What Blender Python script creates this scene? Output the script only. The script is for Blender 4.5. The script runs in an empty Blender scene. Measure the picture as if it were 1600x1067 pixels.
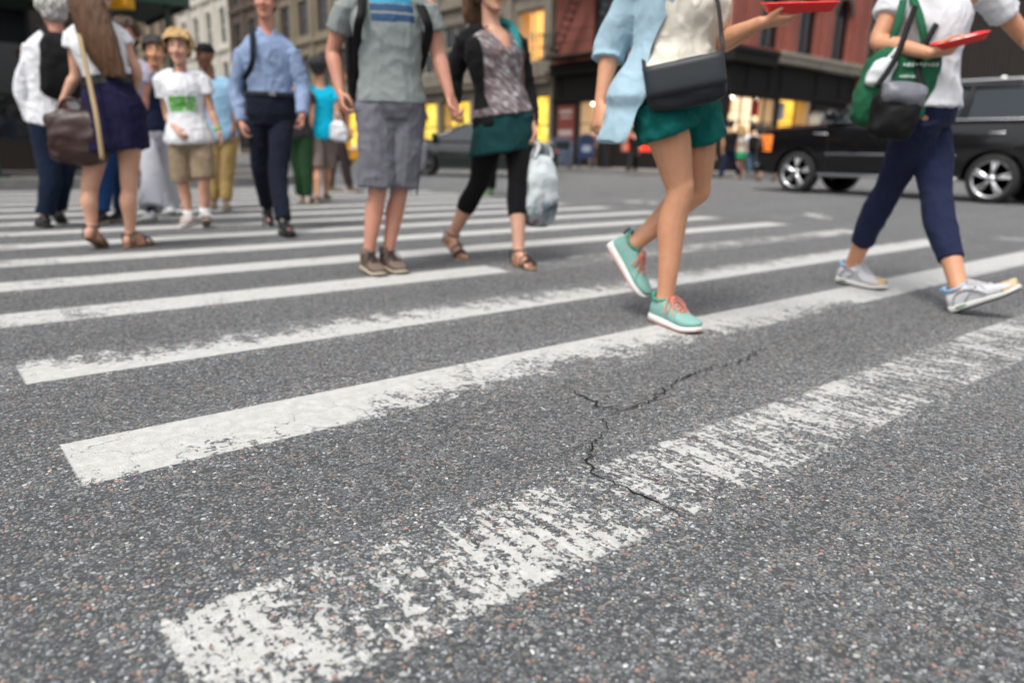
import bpy, bmesh, math, random
import numpy as np
from mathutils import Vector, Matrix, noise as mnoise

random.seed(7)
SC = bpy.context.scene
COL = SC.collection
R = math.radians

# ------------------------------------------------------------------ camera, sky, sun, exposure
FPX, PITCH, ROLL, YAW, CAMH = 1141.38, 0.252633, 0.0190271, -0.691404, 0.67   # measured from the crosswalk
cam_d = bpy.data.cameras.new('camera')
cam = bpy.data.objects.new('camera', cam_d); COL.objects.link(cam)
cam_d.sensor_width = 36.0
cam_d.lens = FPX / 1600 * 36.0
cam_d.clip_start = 0.05; cam_d.clip_end = 600
cam.matrix_world = (Matrix.Translation((0, 0, CAMH)) @ Matrix.Rotation(YAW, 4, 'Z') @
                    Matrix.Rotation(math.pi / 2 - PITCH, 4, 'X') @ Matrix.Rotation(ROLL, 4, 'Z'))
cam_d.dof.use_dof = True
cam_d.dof.focus_distance = 1.52
cam_d.dof.aperture_fstop = 2.0
SC.camera = cam

SUN_EL, SUN_AZ = 58.0, 250.0
wd = bpy.data.worlds.new('World'); SC.world = wd; wd.use_nodes = True
nt = wd.node_tree; nt.nodes.clear()
sky = nt.nodes.new('ShaderNodeTexSky'); sky.sky_type = 'NISHITA'; sky.sun_disc = False
sky.sun_elevation = R(SUN_EL); sky.sun_rotation = R(SUN_AZ); sky.air_density = 1.0; sky.dust_density = 4.0; sky.ozone_density = 1.0
hs = nt.nodes.new('ShaderNodeHueSaturation'); hs.inputs['Saturation'].default_value = 0.22
bg = nt.nodes.new('ShaderNodeBackground'); bg.inputs['Strength'].default_value = 0.13
wo = nt.nodes.new('ShaderNodeOutputWorld')
nt.links.new(sky.outputs[0], hs.inputs['Color']); nt.links.new(hs.outputs[0], bg.inputs[0]); nt.links.new(bg.outputs[0], wo.inputs[0])

sun_d = bpy.data.lights.new('sun', 'SUN'); sun_d.energy = 1.15; sun_d.angle = R(14); sun_d.color = (1.0, 0.95, 0.88)
sun = bpy.data.objects.new('sun', sun_d); COL.objects.link(sun)
_az = R(SUN_AZ)
_sd = Vector((math.sin(_az) * math.cos(R(SUN_EL)), math.cos(_az) * math.cos(R(SUN_EL)), math.sin(R(SUN_EL))))
sun.rotation_euler = _sd.to_track_quat('Z', 'Y').to_euler()

vs = SC.view_settings
vs.view_transform = 'Standard'; vs.look = 'None'; vs.exposure = 0.65; vs.gamma = 1.0
SC.cycles.max_bounces = 6; SC.cycles.diffuse_bounces = 3; SC.cycles.glossy_bounces = 3
SC.cycles.transparent_max_bounces = 8; SC.cycles.caustics_reflective = False; SC.cycles.caustics_refractive = False

# ------------------------------------------------------------------ measuring helpers
HD = np.array([-math.sin(YAW), math.cos(YAW), 0.0])       # camera heading on the ground
RT = np.array([math.cos(YAW), math.sin(YAW), 0.0])        # to its right
UP = np.array([0, 0, 1.0])
CP = np.array([0, 0, CAMH])

def ray(px, py):
    x = (px - 800) / FPX; y = -(py - 533.5) / FPX
    c, s = math.cos(ROLL), math.sin(ROLL); x, y = c * x - s * y, s * x + c * y
    d = (x, math.cos(PITCH) + y * math.sin(PITCH), -math.sin(PITCH) + y * math.cos(PITCH))
    return RT * d[0] + HD * d[1] + UP * d[2]

def at(px, py, F):
    d = ray(px, py); return CP + d * (F / d.dot(HD))

def gnd(px, py, z=0.0):
    d = ray(px, py); return CP + d * ((z - CAMH) / d[2])

def depth(p): return float(np.dot(np.asarray(p) - CP, HD))
def unit(v): v = np.asarray(v, float); return v / (np.linalg.norm(v) + 1e-9)
def dirv(t): t = R(t); return -HD * math.cos(t) + RT * math.sin(t)   # 0 towards the camera, 90 to its right

# ------------------------------------------------------------------ mesh collecting
class MB:
    def __init__(s): s.v = []; s.f = []
    def add(s, vs_, fs):
        n = len(s.v); s.v += [tuple(map(float, p)) for p in vs_]; s.f += [tuple(i + n for i in f) for f in fs]; return s
    def box(s, x0, x1, y0, y1, z0, z1):
        return s.add([(x0, y0, z0), (x1, y0, z0), (x1, y1, z0), (x0, y1, z0), (x0, y0, z1), (x1, y0, z1), (x1, y1, z1), (x0, y1, z1)],
                     [(0, 3, 2, 1), (4, 5, 6, 7), (0, 1, 5, 4), (1, 2, 6, 5), (2, 3, 7, 6), (3, 0, 4, 7)])
    def obox(s, c, ax, ay, az, hx, hy, hz):
        c, ax, ay, az = map(np.asarray, (c, ax, ay, az))
        P = [c + ax * hx * i + ay * hy * j + az * hz * k for k in (-1, 1) for i, j in ((-1, -1), (1, -1), (1, 1), (-1, 1))]
        return s.add(P, [(0, 3, 2, 1), (4, 5, 6, 7), (0, 1, 5, 4), (1, 2, 6, 5), (2, 3, 7, 6), (3, 0, 4, 7)])
    def loft(s, rings, cap=True):
        n = len(rings[0]); b = len(s.v)
        for r in rings: s.v += [tuple(map(float, p)) for p in r]
        for i in range(len(rings) - 1):
            for j in range(n):
                k = (j + 1) % n
                s.f.append((b + i * n + j, b + i * n + k, b + (i + 1) * n + k, b + (i + 1) * n + j))
        if cap:
            s.f.append(tuple(b + j for j in range(n))[::-1]); e = b + (len(rings) - 1) * n
            s.f.append(tuple(e + j for j in range(n)))
        return s
    def tube(s, pts, rad, n=12, smooth=4, round_end=True):
        pts = [np.asarray(p, float) for p in pts]
        if not hasattr(rad, '__len__'): rad = [rad] * len(pts)
        if smooth > 1 and len(pts) > 2:
            A = crom(np.array([list(p) + [r] for p, r in zip(pts, rad)]), smooth); pts = [a[:3] for a in A]; rad = [a[3] for a in A]
        P = list(pts); Q = list(rad)
        if round_end:
            d0 = unit(P[0] - P[1]); d1 = unit(P[-1] - P[-2])
            P = [P[0] + d0 * Q[0] * .8, P[0] + d0 * Q[0] * .5] + P + [P[-1] + d1 * Q[-1] * .5, P[-1] + d1 * Q[-1] * .8]
            Q = [Q[0] * .45, Q[0] * .8] + Q + [Q[-1] * .8, Q[-1] * .45]
        t = unit(P[1] - P[0]); a = np.array([0, 0, 1.0]) if abs(t[2]) < .9 else np.array([1.0, 0, 0])
        u = unit(np.cross(t, a)); rings = []
        for i, p in enumerate(P):
            t = unit(P[min(i + 1, len(P) - 1)] - P[max(i - 1, 0)])
            u = unit(u - t * u.dot(t)); w = np.cross(t, u)
            rings.append([p + (u * math.cos(k * 2 * math.pi / n) + w * math.sin(k * 2 * math.pi / n)) * Q[i] for k in range(n)])
        return s.loft(rings)
    def ell(s, c, ax, ay, az, rx, ry, rz, n=16, m=10):
        c, ax, ay, az = map(np.asarray, (c, ax, ay, az)); rings = []
        for i in range(1, m):
            a = -math.pi / 2 + math.pi * i / m
            rings.append([c + az * rz * math.sin(a) + (ax * rx * math.cos(k * 2 * math.pi / n) + ay * ry * math.sin(k * 2 * math.pi / n)) * math.cos(a) for k in range(n)])
        return s.loft(rings)
    def prism(s, outline, o, ax, ay, az, d):
        """outline in (ax, ay) at o, extruded along az by d"""
        o, ax, ay, az = map(np.asarray, (o, ax, ay, az)); n = len(outline)
        a = [o + ax * p[0] + ay * p[1] for p in outline]
        return s.add(a + [p + az * d for p in a], [tuple(range(n))[::-1], tuple(range(n, 2 * n))] + [(i, (i + 1) % n, (i + 1) % n + n, i + n) for i in range(n)])
    def mesh(s, name):
        me = bpy.data.meshes.new(name); me.from_pydata(s.v, [], s.f); me.update(); return me
    def build(s, name, mat, parent=None, smooth=False, bevel=0):
        me = s.mesh(name); fixn(me); return link(name, me, mat, parent, smooth, bevel)

def fixn(me):
    bm = bmesh.new(); bm.from_mesh(me); bmesh.ops.recalc_face_normals(bm, faces=bm.faces); bm.to_mesh(me); bm.free()

def crom(A, k):
    out = []; n = len(A)
    for i in range(n - 1):
        p0 = A[max(i - 1, 0)]; p1 = A[i]; p2 = A[i + 1]; p3 = A[min(i + 2, n - 1)]
        for j in range(k):
            t = j / k
            out.append(.5 * (2 * p1 + (p2 - p0) * t + (2 * p0 - 5 * p1 + 4 * p2 - p3) * t * t + (3 * p1 - p0 - 3 * p2 + p3) * t ** 3))
    out.append(A[-1]); return out

def world_of(o):
    m = Matrix.Translation(o.location) @ o.rotation_euler.to_matrix().to_4x4()
    return world_of(o.parent) @ m if o.parent else m

def link(name, me, mat, parent=None, smooth=False, bevel=0):
    if parent is not None: me.transform(world_of(parent).inverted())
    o = bpy.data.objects.new(name, me); COL.objects.link(o)
    if mat is not None: me.materials.clear(); me.materials.append(mat)
    if smooth: me.polygons.foreach_set('use_smooth', [True] * len(me.polygons))
    if bevel:
        b = o.modifiers.new('bevel', 'BEVEL'); b.width = bevel; b.segments = 2; b.limit_method = 'ANGLE'; b.angle_limit = R(40)
    if parent is not None: o.parent = parent
    return o

def tag(o, label=None, cat=None, group=None, kind=None):
    if label: o['label'] = label
    if cat: o['category'] = cat
    if group: o['group'] = group
    if kind: o['kind'] = kind
    return o

def thing(name, label, cat, loc=(0, 0, 0), rz=0, group=None):
    o = bpy.data.objects.new(name, None); COL.objects.link(o); o.empty_display_size = .1
    o.location = tuple(float(x) for x in loc); o.rotation_euler = (0, 0, rz)
    return tag(o, label, cat, group)

def copy_tree(o, parent=None):
    c = o.copy(); COL.objects.link(c)
    if parent is not None: c.parent = parent
    for ch in [x for x in o.children]: copy_tree(ch, c)
    return c

def evaluated(me, mods):
    o = bpy.data.objects.new('work', me); COL.objects.link(o)
    for typ, kw in mods:
        m = o.modifiers.new('m', typ)
        for k, v in kw.items(): setattr(m, k, v)
    dg = bpy.context.evaluated_depsgraph_get()
    out = bpy.data.meshes.new_from_object(o.evaluated_get(dg))
    bpy.data.objects.remove(o); return out

def fuse(mb, name, voxel, it=3, fac=.5):
    """one continuous skin over everything collected in mb"""
    me = mb.mesh('raw'); fixn(me)
    out = evaluated(me, [('REMESH', dict(mode='VOXEL', voxel_size=voxel, adaptivity=0.0)), ('SMOOTH', dict(factor=fac, iterations=it))])
    bpy.data.meshes.remove(me); out.name = name; return out

def displace(me, fn):
    n = len(me.vertices); co = np.empty(n * 3); me.vertices.foreach_get('co', co); co = co.reshape(-1, 3)
    nr = np.empty(n * 3); me.vertex_normals.foreach_get('vector', nr); nr = nr.reshape(-1, 3)
    d = np.array([fn(p) for p in co]); co += nr * d[:, None]
    me.vertices.foreach_set('co', co.ravel()); me.update()

def carve(me, pred):
    """remove the faces whose centre satisfies pred (neck openings, open jacket fronts)"""
    bm = bmesh.new(); bm.from_mesh(me)
    bmesh.ops.delete(bm, geom=[f for f in bm.faces if pred(np.array(f.calc_center_median()))], context='FACES')
    bv = [v for v in bm.verts if v.is_boundary]
    for _ in range(6):
        new = {}
        for v in bv:
            nb = [e.other_vert(v) for e in v.link_edges if e.is_boundary]
            if len(nb) == 2: new[v] = v.co * .4 + (nb[0].co + nb[1].co) * .3
        for v, q in new.items(): v.co = q
    bm.to_mesh(me); bm.free()

# ------------------------------------------------------------------ materials
class NT:
    def __init__(s, name):
        s.m = bpy.data.materials.new(name); s.m.use_nodes = True; s.t = s.m.node_tree
        s.b = s.t.nodes['Principled BSDF']; s.out = s.t.nodes['Material Output']
    def n(s, typ, **kw):
        x = s.t.nodes.new('ShaderNode' + typ)
        for k, v in kw.items():
            if k.startswith('i_'):
                key = k[2:].replace('_', ' '); x.inputs[int(key) if key.isdigit() else key].default_value = v
            else: setattr(x, k, v)
        return x
    def l(s, a, b): s.t.links.new(a, b)
    def math(s, op, a, b=0.0, c=None, clamp=False):
        x = s.t.nodes.new('ShaderNodeMath'); x.operation = op; x.use_clamp = clamp
        for i, v in enumerate((a, b) if c is None else (a, b, c)):
            if isinstance(v, (int, float)): x.inputs[i].default_value = v
            else: s.l(v, x.inputs[i])
        return x.outputs[0]
    def mix(s, fac, a, b, mode='MIX'):
        x = s.t.nodes.new('ShaderNodeMix'); x.data_type = 'RGBA'; x.blend_type = mode
        for k, v in (('Factor', fac), ('A', a), ('B', b)):
            sock = [q for q in x.inputs if q.name == k and (q.type == 'RGBA' or k == 'Factor' and q.type == 'VALUE')][0]
            if isinstance(v, (int, float)): sock.default_value = v
            elif isinstance(v, tuple): sock.default_value = v if len(v) == 4 else (*v, 1)
            else: s.l(v, sock)
        return [q for q in x.outputs if q.type == 'RGBA'][0]
    def ramp(s, fac, stops, interp='LINEAR'):
        x = s.t.nodes.new('ShaderNodeValToRGB'); x.color_ramp.interpolation = interp; e = x.color_ramp.elements
        while len(e) < len(stops): e.new(.5)
        for q, (p, c) in zip(e, stops):
            q.position = p; q.color = (c, c, c, 1) if isinstance(c, (int, float)) else (*c, 1)
        s.l(fac, x.inputs[0]); return x.outputs[0]
    def coord(s, which='Object', scale=(1, 1, 1), rot=(0, 0, 0)):
        if which == 'World': src = s.n('NewGeometry').outputs['Position']
        else: src = s.n('TexCoord').outputs[which]
        mp = s.n('Mapping'); mp.inputs['Scale'].default_value = scale; mp.inputs['Rotation'].default_value = rot
        s.l(src, mp.inputs['Vector']); return mp.outputs[0]
    def noise(s, vec, scale, detail=3, rough=.55):
        x = s.n('TexNoise'); x.inputs['Scale'].default_value = scale; x.inputs['Detail'].default_value = detail; x.inputs['Roughness'].default_value = rough
        s.l(vec, x.inputs['Vector']); return x.outputs['Fac']
    def bump(s, h, strength=.4, dist=.01):
        x = s.n('Bump'); x.inputs['Strength'].default_value = strength; x.inputs['Distance'].default_value = dist
        s.l(h, x.inputs['Height']); s.l(x.outputs[0], s.b.inputs['Normal']); return x
    def base(s, c):
        if isinstance(c, tuple): s.b.inputs['Base Color'].default_value = (*c[:3], 1)
        else: s.l(c, s.b.inputs['Base Color'])

def dim(c, k): return tuple(x * k for x in c)
def srgb(r, g, b):
    return tuple(((v / 255) / 12.92 if v / 255 <= .04045 else ((v / 255 + .055) / 1.055) ** 2.4) for v in (r, g, b))

def cloth(name, c, var=.25, rough=.92, wr=9, weave=500, sheen=.03, bump=.35):
    m = NT(name); v = m.coord()
    a = m.noise(v, 14, 4); b = m.noise(v, 90, 2)
    col = m.mix(m.math('MULTIPLY_ADD', a, .7, m.math('MULTIPLY', b, .3)), dim(c, 1 - var), dim(c, 1 + var))
    m.base(col); m.b.inputs['Roughness'].default_value = rough; m.b.inputs['Sheen Weight'].default_value = sheen; m.b.inputs['Specular IOR Level'].default_value = .12
    w = m.n('TexNoise', i_Scale=wr, i_Detail=3.0, i_Distortion=1.2); m.l(v, w.inputs['Vector'])
    m.bump(m.math('ADD', w.outputs[0], m.math('MULTIPLY', m.noise(v, weave, 1), .05)), bump, .02)
    return m.m

def plain(name, c, rough=.5, metal=0., var=.12, scale=6, bump=.1, spec=.5, coat=0., bscale=40, bdist=.005):
    m = NT(name); v = m.coord()
    m.base(m.mix(m.noise(v, scale, 5), dim(c, 1 - var), dim(c, 1 + var)))
    r = m.math('MULTIPLY_ADD', m.noise(v, scale * 2.3, 3), .25, max(rough - .12, .02)); m.l(r, m.b.inputs['Roughness'])
    m.b.inputs['Metallic'].default_value = metal; m.b.inputs['Specular IOR Level'].default_value = spec; m.b.inputs['Coat Weight'].default_value = coat
    m.b.inputs['Coat Roughness'].default_value = .04
    if bump: m.bump(m.noise(v, bscale, 3), bump, bdist)
    return m.m

def glow(name, c, strength, var=.5, scale=3, c2=None):
    m = NT(name); v = m.coord()
    col = m.mix(m.ramp(m.noise(v, scale, 3), [(.35, 0.), (.65, 1.)]), dim(c, 1 - var), c2 or c)
    m.base((.02, .02, .02)); m.l(col, m.b.inputs['Emission Color']); m.b.inputs['Emission Strength'].default_value = strength
    return m.m

def glassy(name, tint=(.02, .025, .03), tr=.0):
    m = NT(name); m.base(tint); m.b.inputs['Roughness'].default_value = .03; m.b.inputs['Specular IOR Level'].default_value = .6
    if tr > 0:
        t = m.n('BsdfTransparent'); x = m.n('MixShader'); x.inputs[0].default_value = tr
        m.l(m.b.outputs[0], x.inputs[1]); m.l(t.outputs[0], x.inputs[2]); m.l(x.outputs[0], m.out.inputs['Surface'])
    return m.m

def skin(name, c):
    m = NT(name); v = m.coord()
    n1 = m.noise(v, 9, 3); n2 = m.noise(v, 70, 3)
    n3 = m.noise(v, 30, 4); blot = m.mix(m.ramp(n3, [(.4, 0.), (.7, .55)]), (c[0], c[1], c[2]), (c[0] * .95, c[1] * .74, c[2] * .7))
    m.base(m.mix(m.ramp(n1, [(.3, 0.), (.7, .6)]), blot, (c[0] * .8, c[1] * .76, c[2] * .74)))
    m.l(m.math('MULTIPLY_ADD', n2, .3, .32), m.b.inputs['Roughness']); m.b.inputs['Subsurface Weight'].default_value = .12
    m.b.inputs['Subsurface Radius'].default_value = (.012, .005, .003); m.b.inputs['Subsurface Scale'].default_value = 1.0; m.b.inputs['Specular IOR Level'].default_value = .35
    m.bump(m.math('ADD', n2, m.math('MULTIPLY', n1, 2.)), .3, .004); return m.m

def hairmat(name, c, rot=(0, 0, 0)):
    m = NT(name); v = m.coord(scale=(1, 1, .06))
    n1 = m.noise(v, 160, 3); m.base(m.mix(m.ramp(n1, [(.3, 0.), (.7, 1.)]), dim(c, .45), dim(c, 1.45)))
    m.b.inputs['Roughness'].default_value = .5; m.bump(n1, .8, .01); return m.m
M_CARD = plain('white_card', (.78, .74, .72), rough=.6)
# ------------------------------------------------------------------ ground: road, paint, cracks, kerbs, pavements
def asphalt_group():
    g = bpy.data.node_groups.new('asphalt', 'ShaderNodeTree')
    for nm, t in (('Color', 'NodeSocketColor'), ('Height', 'NodeSocketFloat'), ('Stone', 'NodeSocketFloat'), ('Rough', 'NodeSocketFloat')):
        g.interface.new_socket(nm, in_out='OUTPUT', socket_type=t)
    h = NT.__new__(NT); h.t = g
    go = g.nodes.new('NodeGroupOutput')
    pos = h.n('NewGeometry').outputs['Position']
    w = h.n('TexNoise', i_Scale=60.0, i_Detail=2.0); h.l(pos, w.inputs['Vector'])
    wv = h.n('VectorMath', operation='SCALE'); h.l(w.outputs['Color'], wv.inputs[0]); wv.inputs['Scale'].default_value = .006
    pv = h.n('VectorMath', operation='ADD'); h.l(pos, pv.inputs[0]); h.l(wv.outputs[0], pv.inputs[1])
    flat = h.n('Mapping'); flat.inputs['Scale'].default_value = (1, 1, 0); h.l(pv.outputs[0], flat.inputs['Vector']); P = flat.outputs[0]
    def stones(scale, stops):
        v = h.n('TexVoronoi', voronoi_dimensions='2D', i_Scale=scale); h.l(P, v.inputs['Vector'])
        e = h.n('TexVoronoi', voronoi_dimensions='2D', feature='DISTANCE_TO_EDGE', i_Scale=scale); h.l(P, e.inputs['Vector'])
        s = h.n('SeparateColor'); h.l(v.outputs['Color'], s.inputs[0])
        c = h.ramp(s.outputs[0], stops, 'CONSTANT')
        bright = h.math('MULTIPLY_ADD', s.outputs[1], .7, .65)
        cc = h.n('VectorMath', operation='SCALE'); h.l(c, cc.inputs[0]); h.l(bright, cc.inputs['Scale'])
        present = h.math('GREATER_THAN', s.outputs[2], .3)
        size = h.math('MULTIPLY_ADD', s.outputs[1], .14, .02)
        edge = h.math('DIVIDE', h.math('SUBTRACT', e.outputs['Distance'], size), .09, clamp=True)
        return cc.outputs[0], h.math('MULTIPLY', edge, present), v.outputs['Distance']
    c1, m1, d1 = stones(122, [(0, (.055, .064, .072)), (.25, (.095, .107, .118)), (.46, (.16, .172, .182)), (.62, (.235, .238, .23)), (.72, (.29, .235, .175)), (.80, (.36, .205, .145)), (.86, (.36, .385, .4)), (.95, (.62, .62, .60))])
    c2, m2, d2 = stones(250, [(0, (.045, .052, .058)), (.3, (.09, .10, .108)), (.6, (.18, .183, .18)), (.8, (.24, .2, .16)), (.9, (.55, .55, .54))])
    sand = h.noise(P, 900, 2)
    binder = h.mix(sand, (.018, .020, .022), (.10, .105, .11))
    col = h.mix(m2, binder, c2); col = h.mix(m1, col, c1)
    big = h.n('TexNoise', i_Scale=1.1, i_Detail=5.0, i_Roughness=.6); h.l(pos, big.inputs['Vector'])
    mid = h.n('TexNoise', i_Scale=9.0, i_Detail=3.0); h.l(pos, mid.inputs['Vector'])
    k = h.math('ADD', h.math('MULTIPLY_ADD', big.outputs['Fac'], .6, .80), h.math('MULTIPLY_ADD', mid.outputs['Fac'], .3, -.15))
    col = h.mix(1.0, col, (.98, 1.0, 1.015), 'MULTIPLY'); fin = h.n('VectorMath', operation='SCALE'); h.l(col, fin.inputs[0]); h.l(k, fin.inputs['Scale'])
    # dark oil and rubber spots with a shape of their own
    sp = h.n('TexVoronoi', i_Scale=1.7); h.l(pos, sp.inputs['Vector'])
    spn = h.math('ADD', sp.outputs['Distance'], h.math('MULTIPLY', mid.outputs['Fac'], .16))
    spot = h.ramp(spn, [(.1, .6), (.17, 1.)])
    gum = h.n('TexVoronoi', i_Scale=2.6, voronoi_dimensions='2D'); h.l(pos, gum.inputs['Vector']); gs_ = h.n('SeparateColor'); h.l(gum.outputs['Color'], gs_.inputs[0])
    gm = h.math('MULTIPLY', h.math('LESS_THAN', h.math('ADD', gum.outputs['Distance'], h.math('MULTIPLY', mid.outputs['Fac'], .03)), h.math('MULTIPLY_ADD', gs_.outputs[1], .05, .02)), h.math('GREATER_THAN', gs_.outputs[0], .72))
    trk = h.n('Mapping'); trk.inputs['Scale'].default_value = (.12, 1.5, 1); h.l(pos, trk.inputs['Vector']); tn = h.n('TexNoise', i_Scale=1.0, i_Detail=3.0); h.l(trk.outputs[0], tn.inputs['Vector'])
    spot = h.mix(h.math('MULTIPLY', gm, .5), spot, (.25, .25, .25)); spot = h.mix(1.0, spot, h.ramp(tn.outputs['Fac'], [(.3, .82), (.7, 1.12)]), 'MULTIPLY')
    fc = h.mix(1.0, fin.outputs[0], spot, 'MULTIPLY')
    hh = h.math('ADD', h.math('MULTIPLY', m1, h.math('SUBTRACT', 1.0, d1)), h.math('MULTIPLY', m2, .35))
    hh = h.math('ADD', hh, h.math('MULTIPLY', sand, .25))
    h.l(fc, go.inputs['Color']); h.l(hh, go.inputs['Height']); h.l(m1, go.inputs['Stone'])
    h.l(h.math('MULTIPLY_ADD', m1, -.18, .82), go.inputs['Rough'])
    return g
ASPH = asphalt_group()

def road_material():
    m = NT('asphalt'); g = m.t.nodes.new('ShaderNodeGroup'); g.node_tree = ASPH
    m.l(g.outputs['Color'], m.b.inputs['Base Color']); m.l(g.outputs['Rough'], m.b.inputs['Roughness'])
    m.b.inputs['Specular IOR Level'].default_value = .45
    m.l(m.math('MULTIPLY_ADD', g.outputs['Stone'], SHEEN * .9, SHEEN * .35), m.b.inputs['Sheen Weight']); m.b.inputs['Sheen Roughness'].default_value = .3
    m.bump(g.outputs['Height'], 1.0, .005); return m.m
SHEEN = .38
M_ROAD = road_material()

def paint_material(name, half, length, cov, ycoef=0., streak=(26, 6), seed=0., edge=.012, crackle=0., big=.3):
    """worn road paint: where the paint is gone the same asphalt shows"""
    m = NT(name); g = m.t.nodes.new('ShaderNodeGroup'); g.node_tree = ASPH
    o = m.n('TexCoord').outputs['Object']; s = m.n('SeparateXYZ'); m.l(o, s.inputs[0])
    x, y = s.outputs['X'], s.outputs['Y']
    mp = m.n('Mapping'); mp.inputs['Scale'].default_value = (streak[0], streak[1], 1); mp.inputs['Location'].default_value = (seed * 7.3, seed * 3.1, seed)
    mp.inputs['Rotation'].default_value = (0, 0, R(8))
    m.l(o, mp.inputs['Vector'])
    n1 = m.n('TexNoise', i_Scale=1.0, i_Detail=8.0, i_Roughness=.68, i_Distortion=.15); m.l(mp.outputs[0], n1.inputs['Vector'])
    n2 = m.n('TexNoise', i_Scale=5.5, i_Detail=4.0); m.l(mp.outputs[0], n2.inputs['Vector']); 
    n3 = m.n('TexNoise', i_Scale=4.0, i_Detail=4.0); m.l(o, n3.inputs['Vector'])
    c = m.ramp(m.math('DIVIDE', m.math('ADD', x, length / 2), length, clamp=True), cov)
    yy = m.math('DIVIDE', y, half)
    wear = m.math('ADD', m.math('MULTIPLY', n1.outputs['Fac'], .75), m.math('MULTIPLY', n3.outputs['Fac'], big))
    wear = m.math('ADD', wear, m.math('MULTIPLY_ADD', n2.outputs['Fac'], .2, -.125))
    gp_ = m.n('NewGeometry').outputs['Position']
    for sc_, am in ((95.0, .075), (210.0, .05)):
        ch = m.n('TexVoronoi', voronoi_dimensions='2D', i_Scale=sc_); m.l(gp_, ch.inputs['Vector']); sc2 = m.n('SeparateColor'); m.l(ch.outputs['Color'], sc2.inputs[0])
        wear = m.math('ADD', wear, m.math('MULTIPLY_ADD', sc2.outputs[0], am * 2, -am))
    wear = m.math('SUBTRACT', wear, m.math('MULTIPLY', g.outputs['Stone'], .035))
    wear = m.math('ADD', wear, m.math('MULTIPLY', c, .5))
    wear = m.math('ADD', wear, m.math('MULTIPLY', yy, ycoef))
    mask = m.math('DIVIDE', m.math('SUBTRACT', wear, .595 + .5 * big), .02, clamp=True)
    ra = m.n('TexNoise', i_Scale=70.0, i_Detail=5.0, i_Roughness=.75); m.l(o, ra.inputs['Vector'])
    jag = m.math('MULTIPLY_ADD', ra.outputs['Fac'], edge * 2, -edge)
    ey = m.math('DIVIDE', m.math('SUBTRACT', m.math('ADD', jag, half), m.math('ABSOLUTE', y)), .004, clamp=True)
    ex = m.math('DIVIDE', m.math('SUBTRACT', m.math('ADD', jag, length / 2), m.math('ABSOLUTE', x)), .004, clamp=True)
    mask = m.math('MULTIPLY', mask, m.math('MULTIPLY', ey, ex))
    if crackle:
        cv = m.n('TexVoronoi', feature='DISTANCE_TO_EDGE', i_Scale=7.0); 
        wv = m.n('TexNoise', i_Scale=9.0, i_Detail=4.0); m.l(o, wv.inputs['Vector'])
        va = m.n('VectorMath', operation='MULTIPLY_ADD'); m.l(wv.outputs['Color'], va.inputs[0]); va.inputs[1].default_value = (.16, .16, 0); m.l(o, va.inputs[2])
        m.l(va.outputs[0], cv.inputs['Vector'])
        line = m.math('DIVIDE', m.math('SUBTRACT', cv.outputs['Distance'], m.math('MULTIPLY_ADD', n3.outputs['Fac'], .13, -.070)), .010, clamp=True)
        line = m.math('MULTIPLY_ADD', line, .55, .45)
        mask = m.math('MULTIPLY', mask, line)
    dirt = m.noise(o, 30, 5)
    pc = m.mix(m.ramp(dirt, [(.35, 0.), (.7, 1.)]), (.50, .50, .475), (.635, .635, .61))
    pc = m.mix(m.math('MULTIPLY', g.outputs['Stone'], .12), pc, (.36, .355, .34))
    m.base(m.mix(mask, g.outputs['Color'], pc))
    m.l(m.math('MULTIPLY_ADD', mask, -.12, .8), m.b.inputs['Roughness']); m.b.inputs['Specular IOR Level'].default_value = .4
    m.l(m.math('MULTIPLY_ADD', g.outputs['Stone'], SHEEN * .9, SHEEN * .35), m.b.inputs['Sheen Weight']); m.b.inputs['Sheen Roughness'].default_value = .3
    hh = m.math('ADD', m.math('MULTIPLY', g.outputs['Height'], m.math('MULTIPLY_ADD', mask, -.72, 1.0)), m.math('MULTIPLY', mask, .55))
    m.bump(hh, .8, .004); return m.m

mb = MB(); mb.add([(-300, -300, 0), (300, -300, 0), (300, 300, 0), (-300, 300, 0)], [(0, 1, 2, 3)])
tag(mb.build('road', M_ROAD), kind='structure')

def sheet(a, b):
    """paint film: flat inside, its border sloping down to the road"""
    q = lambda e, z: [(-a - e, -b - e, z), (a + e, -b - e, z), (a + e, b + e, z), (-a - e, b + e, z)]
    return MB().add(q(.02, 0) + q(.07, -.0024), [(0, 1, 2, 3)] + [(i, i + 4, (i + 1) % 4 + 4, (i + 1) % 4) for i in range(4)])
SY = lambda k: (.103383 + 1.236199 * k) * .67
X0, X1, HALF = .196, 7.085, .1365
LEN = X1 - X0
def fx(x): return (x - X0) / LEN
WEAR = {  # stripe: (coverage stops along the stripe, lean across it, streak, crackle, edge)
    1: ([(0, .58), (fx(.34), .52), (fx(.5), .475), (fx(.72), .51), (fx(.95), .47), (fx(1.22), .45), (fx(1.5), .51), (fx(2.4), .51), (fx(2.8), .44), (fx(3.4), .52), (1, .55)], .0, (40, 7), 0., .03),
    2: ([(0, .95), (fx(.7), .90), (fx(1.0), .74), (fx(1.3), .60), (fx(1.7), .60), (fx(2.1), .66), (fx(2.7), .74), (fx(3.3), .70), (fx(3.6), .9), (1, .95)], .14, (14, 9), 1., .006),
    3: ([(0, .75), (fx(.5), .60), (fx(1.0), .58), (fx(1.6), .62), (fx(2.5), .60), (fx(3.6), .66), (fx(5), .8), (1, .9)], -.15, (16, 8), 0., .012),
    4: ([(0, .62), (fx(.6), .7), (fx(1.2), .85), (fx(2.66), .9), (fx(2.7), .26), (fx(3.6), .34), (fx(4.6), .42), (fx(5.8), .44), (fx(6.7), .6), (1, .62)], .02, (10, 14), 0., .006),
}
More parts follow.
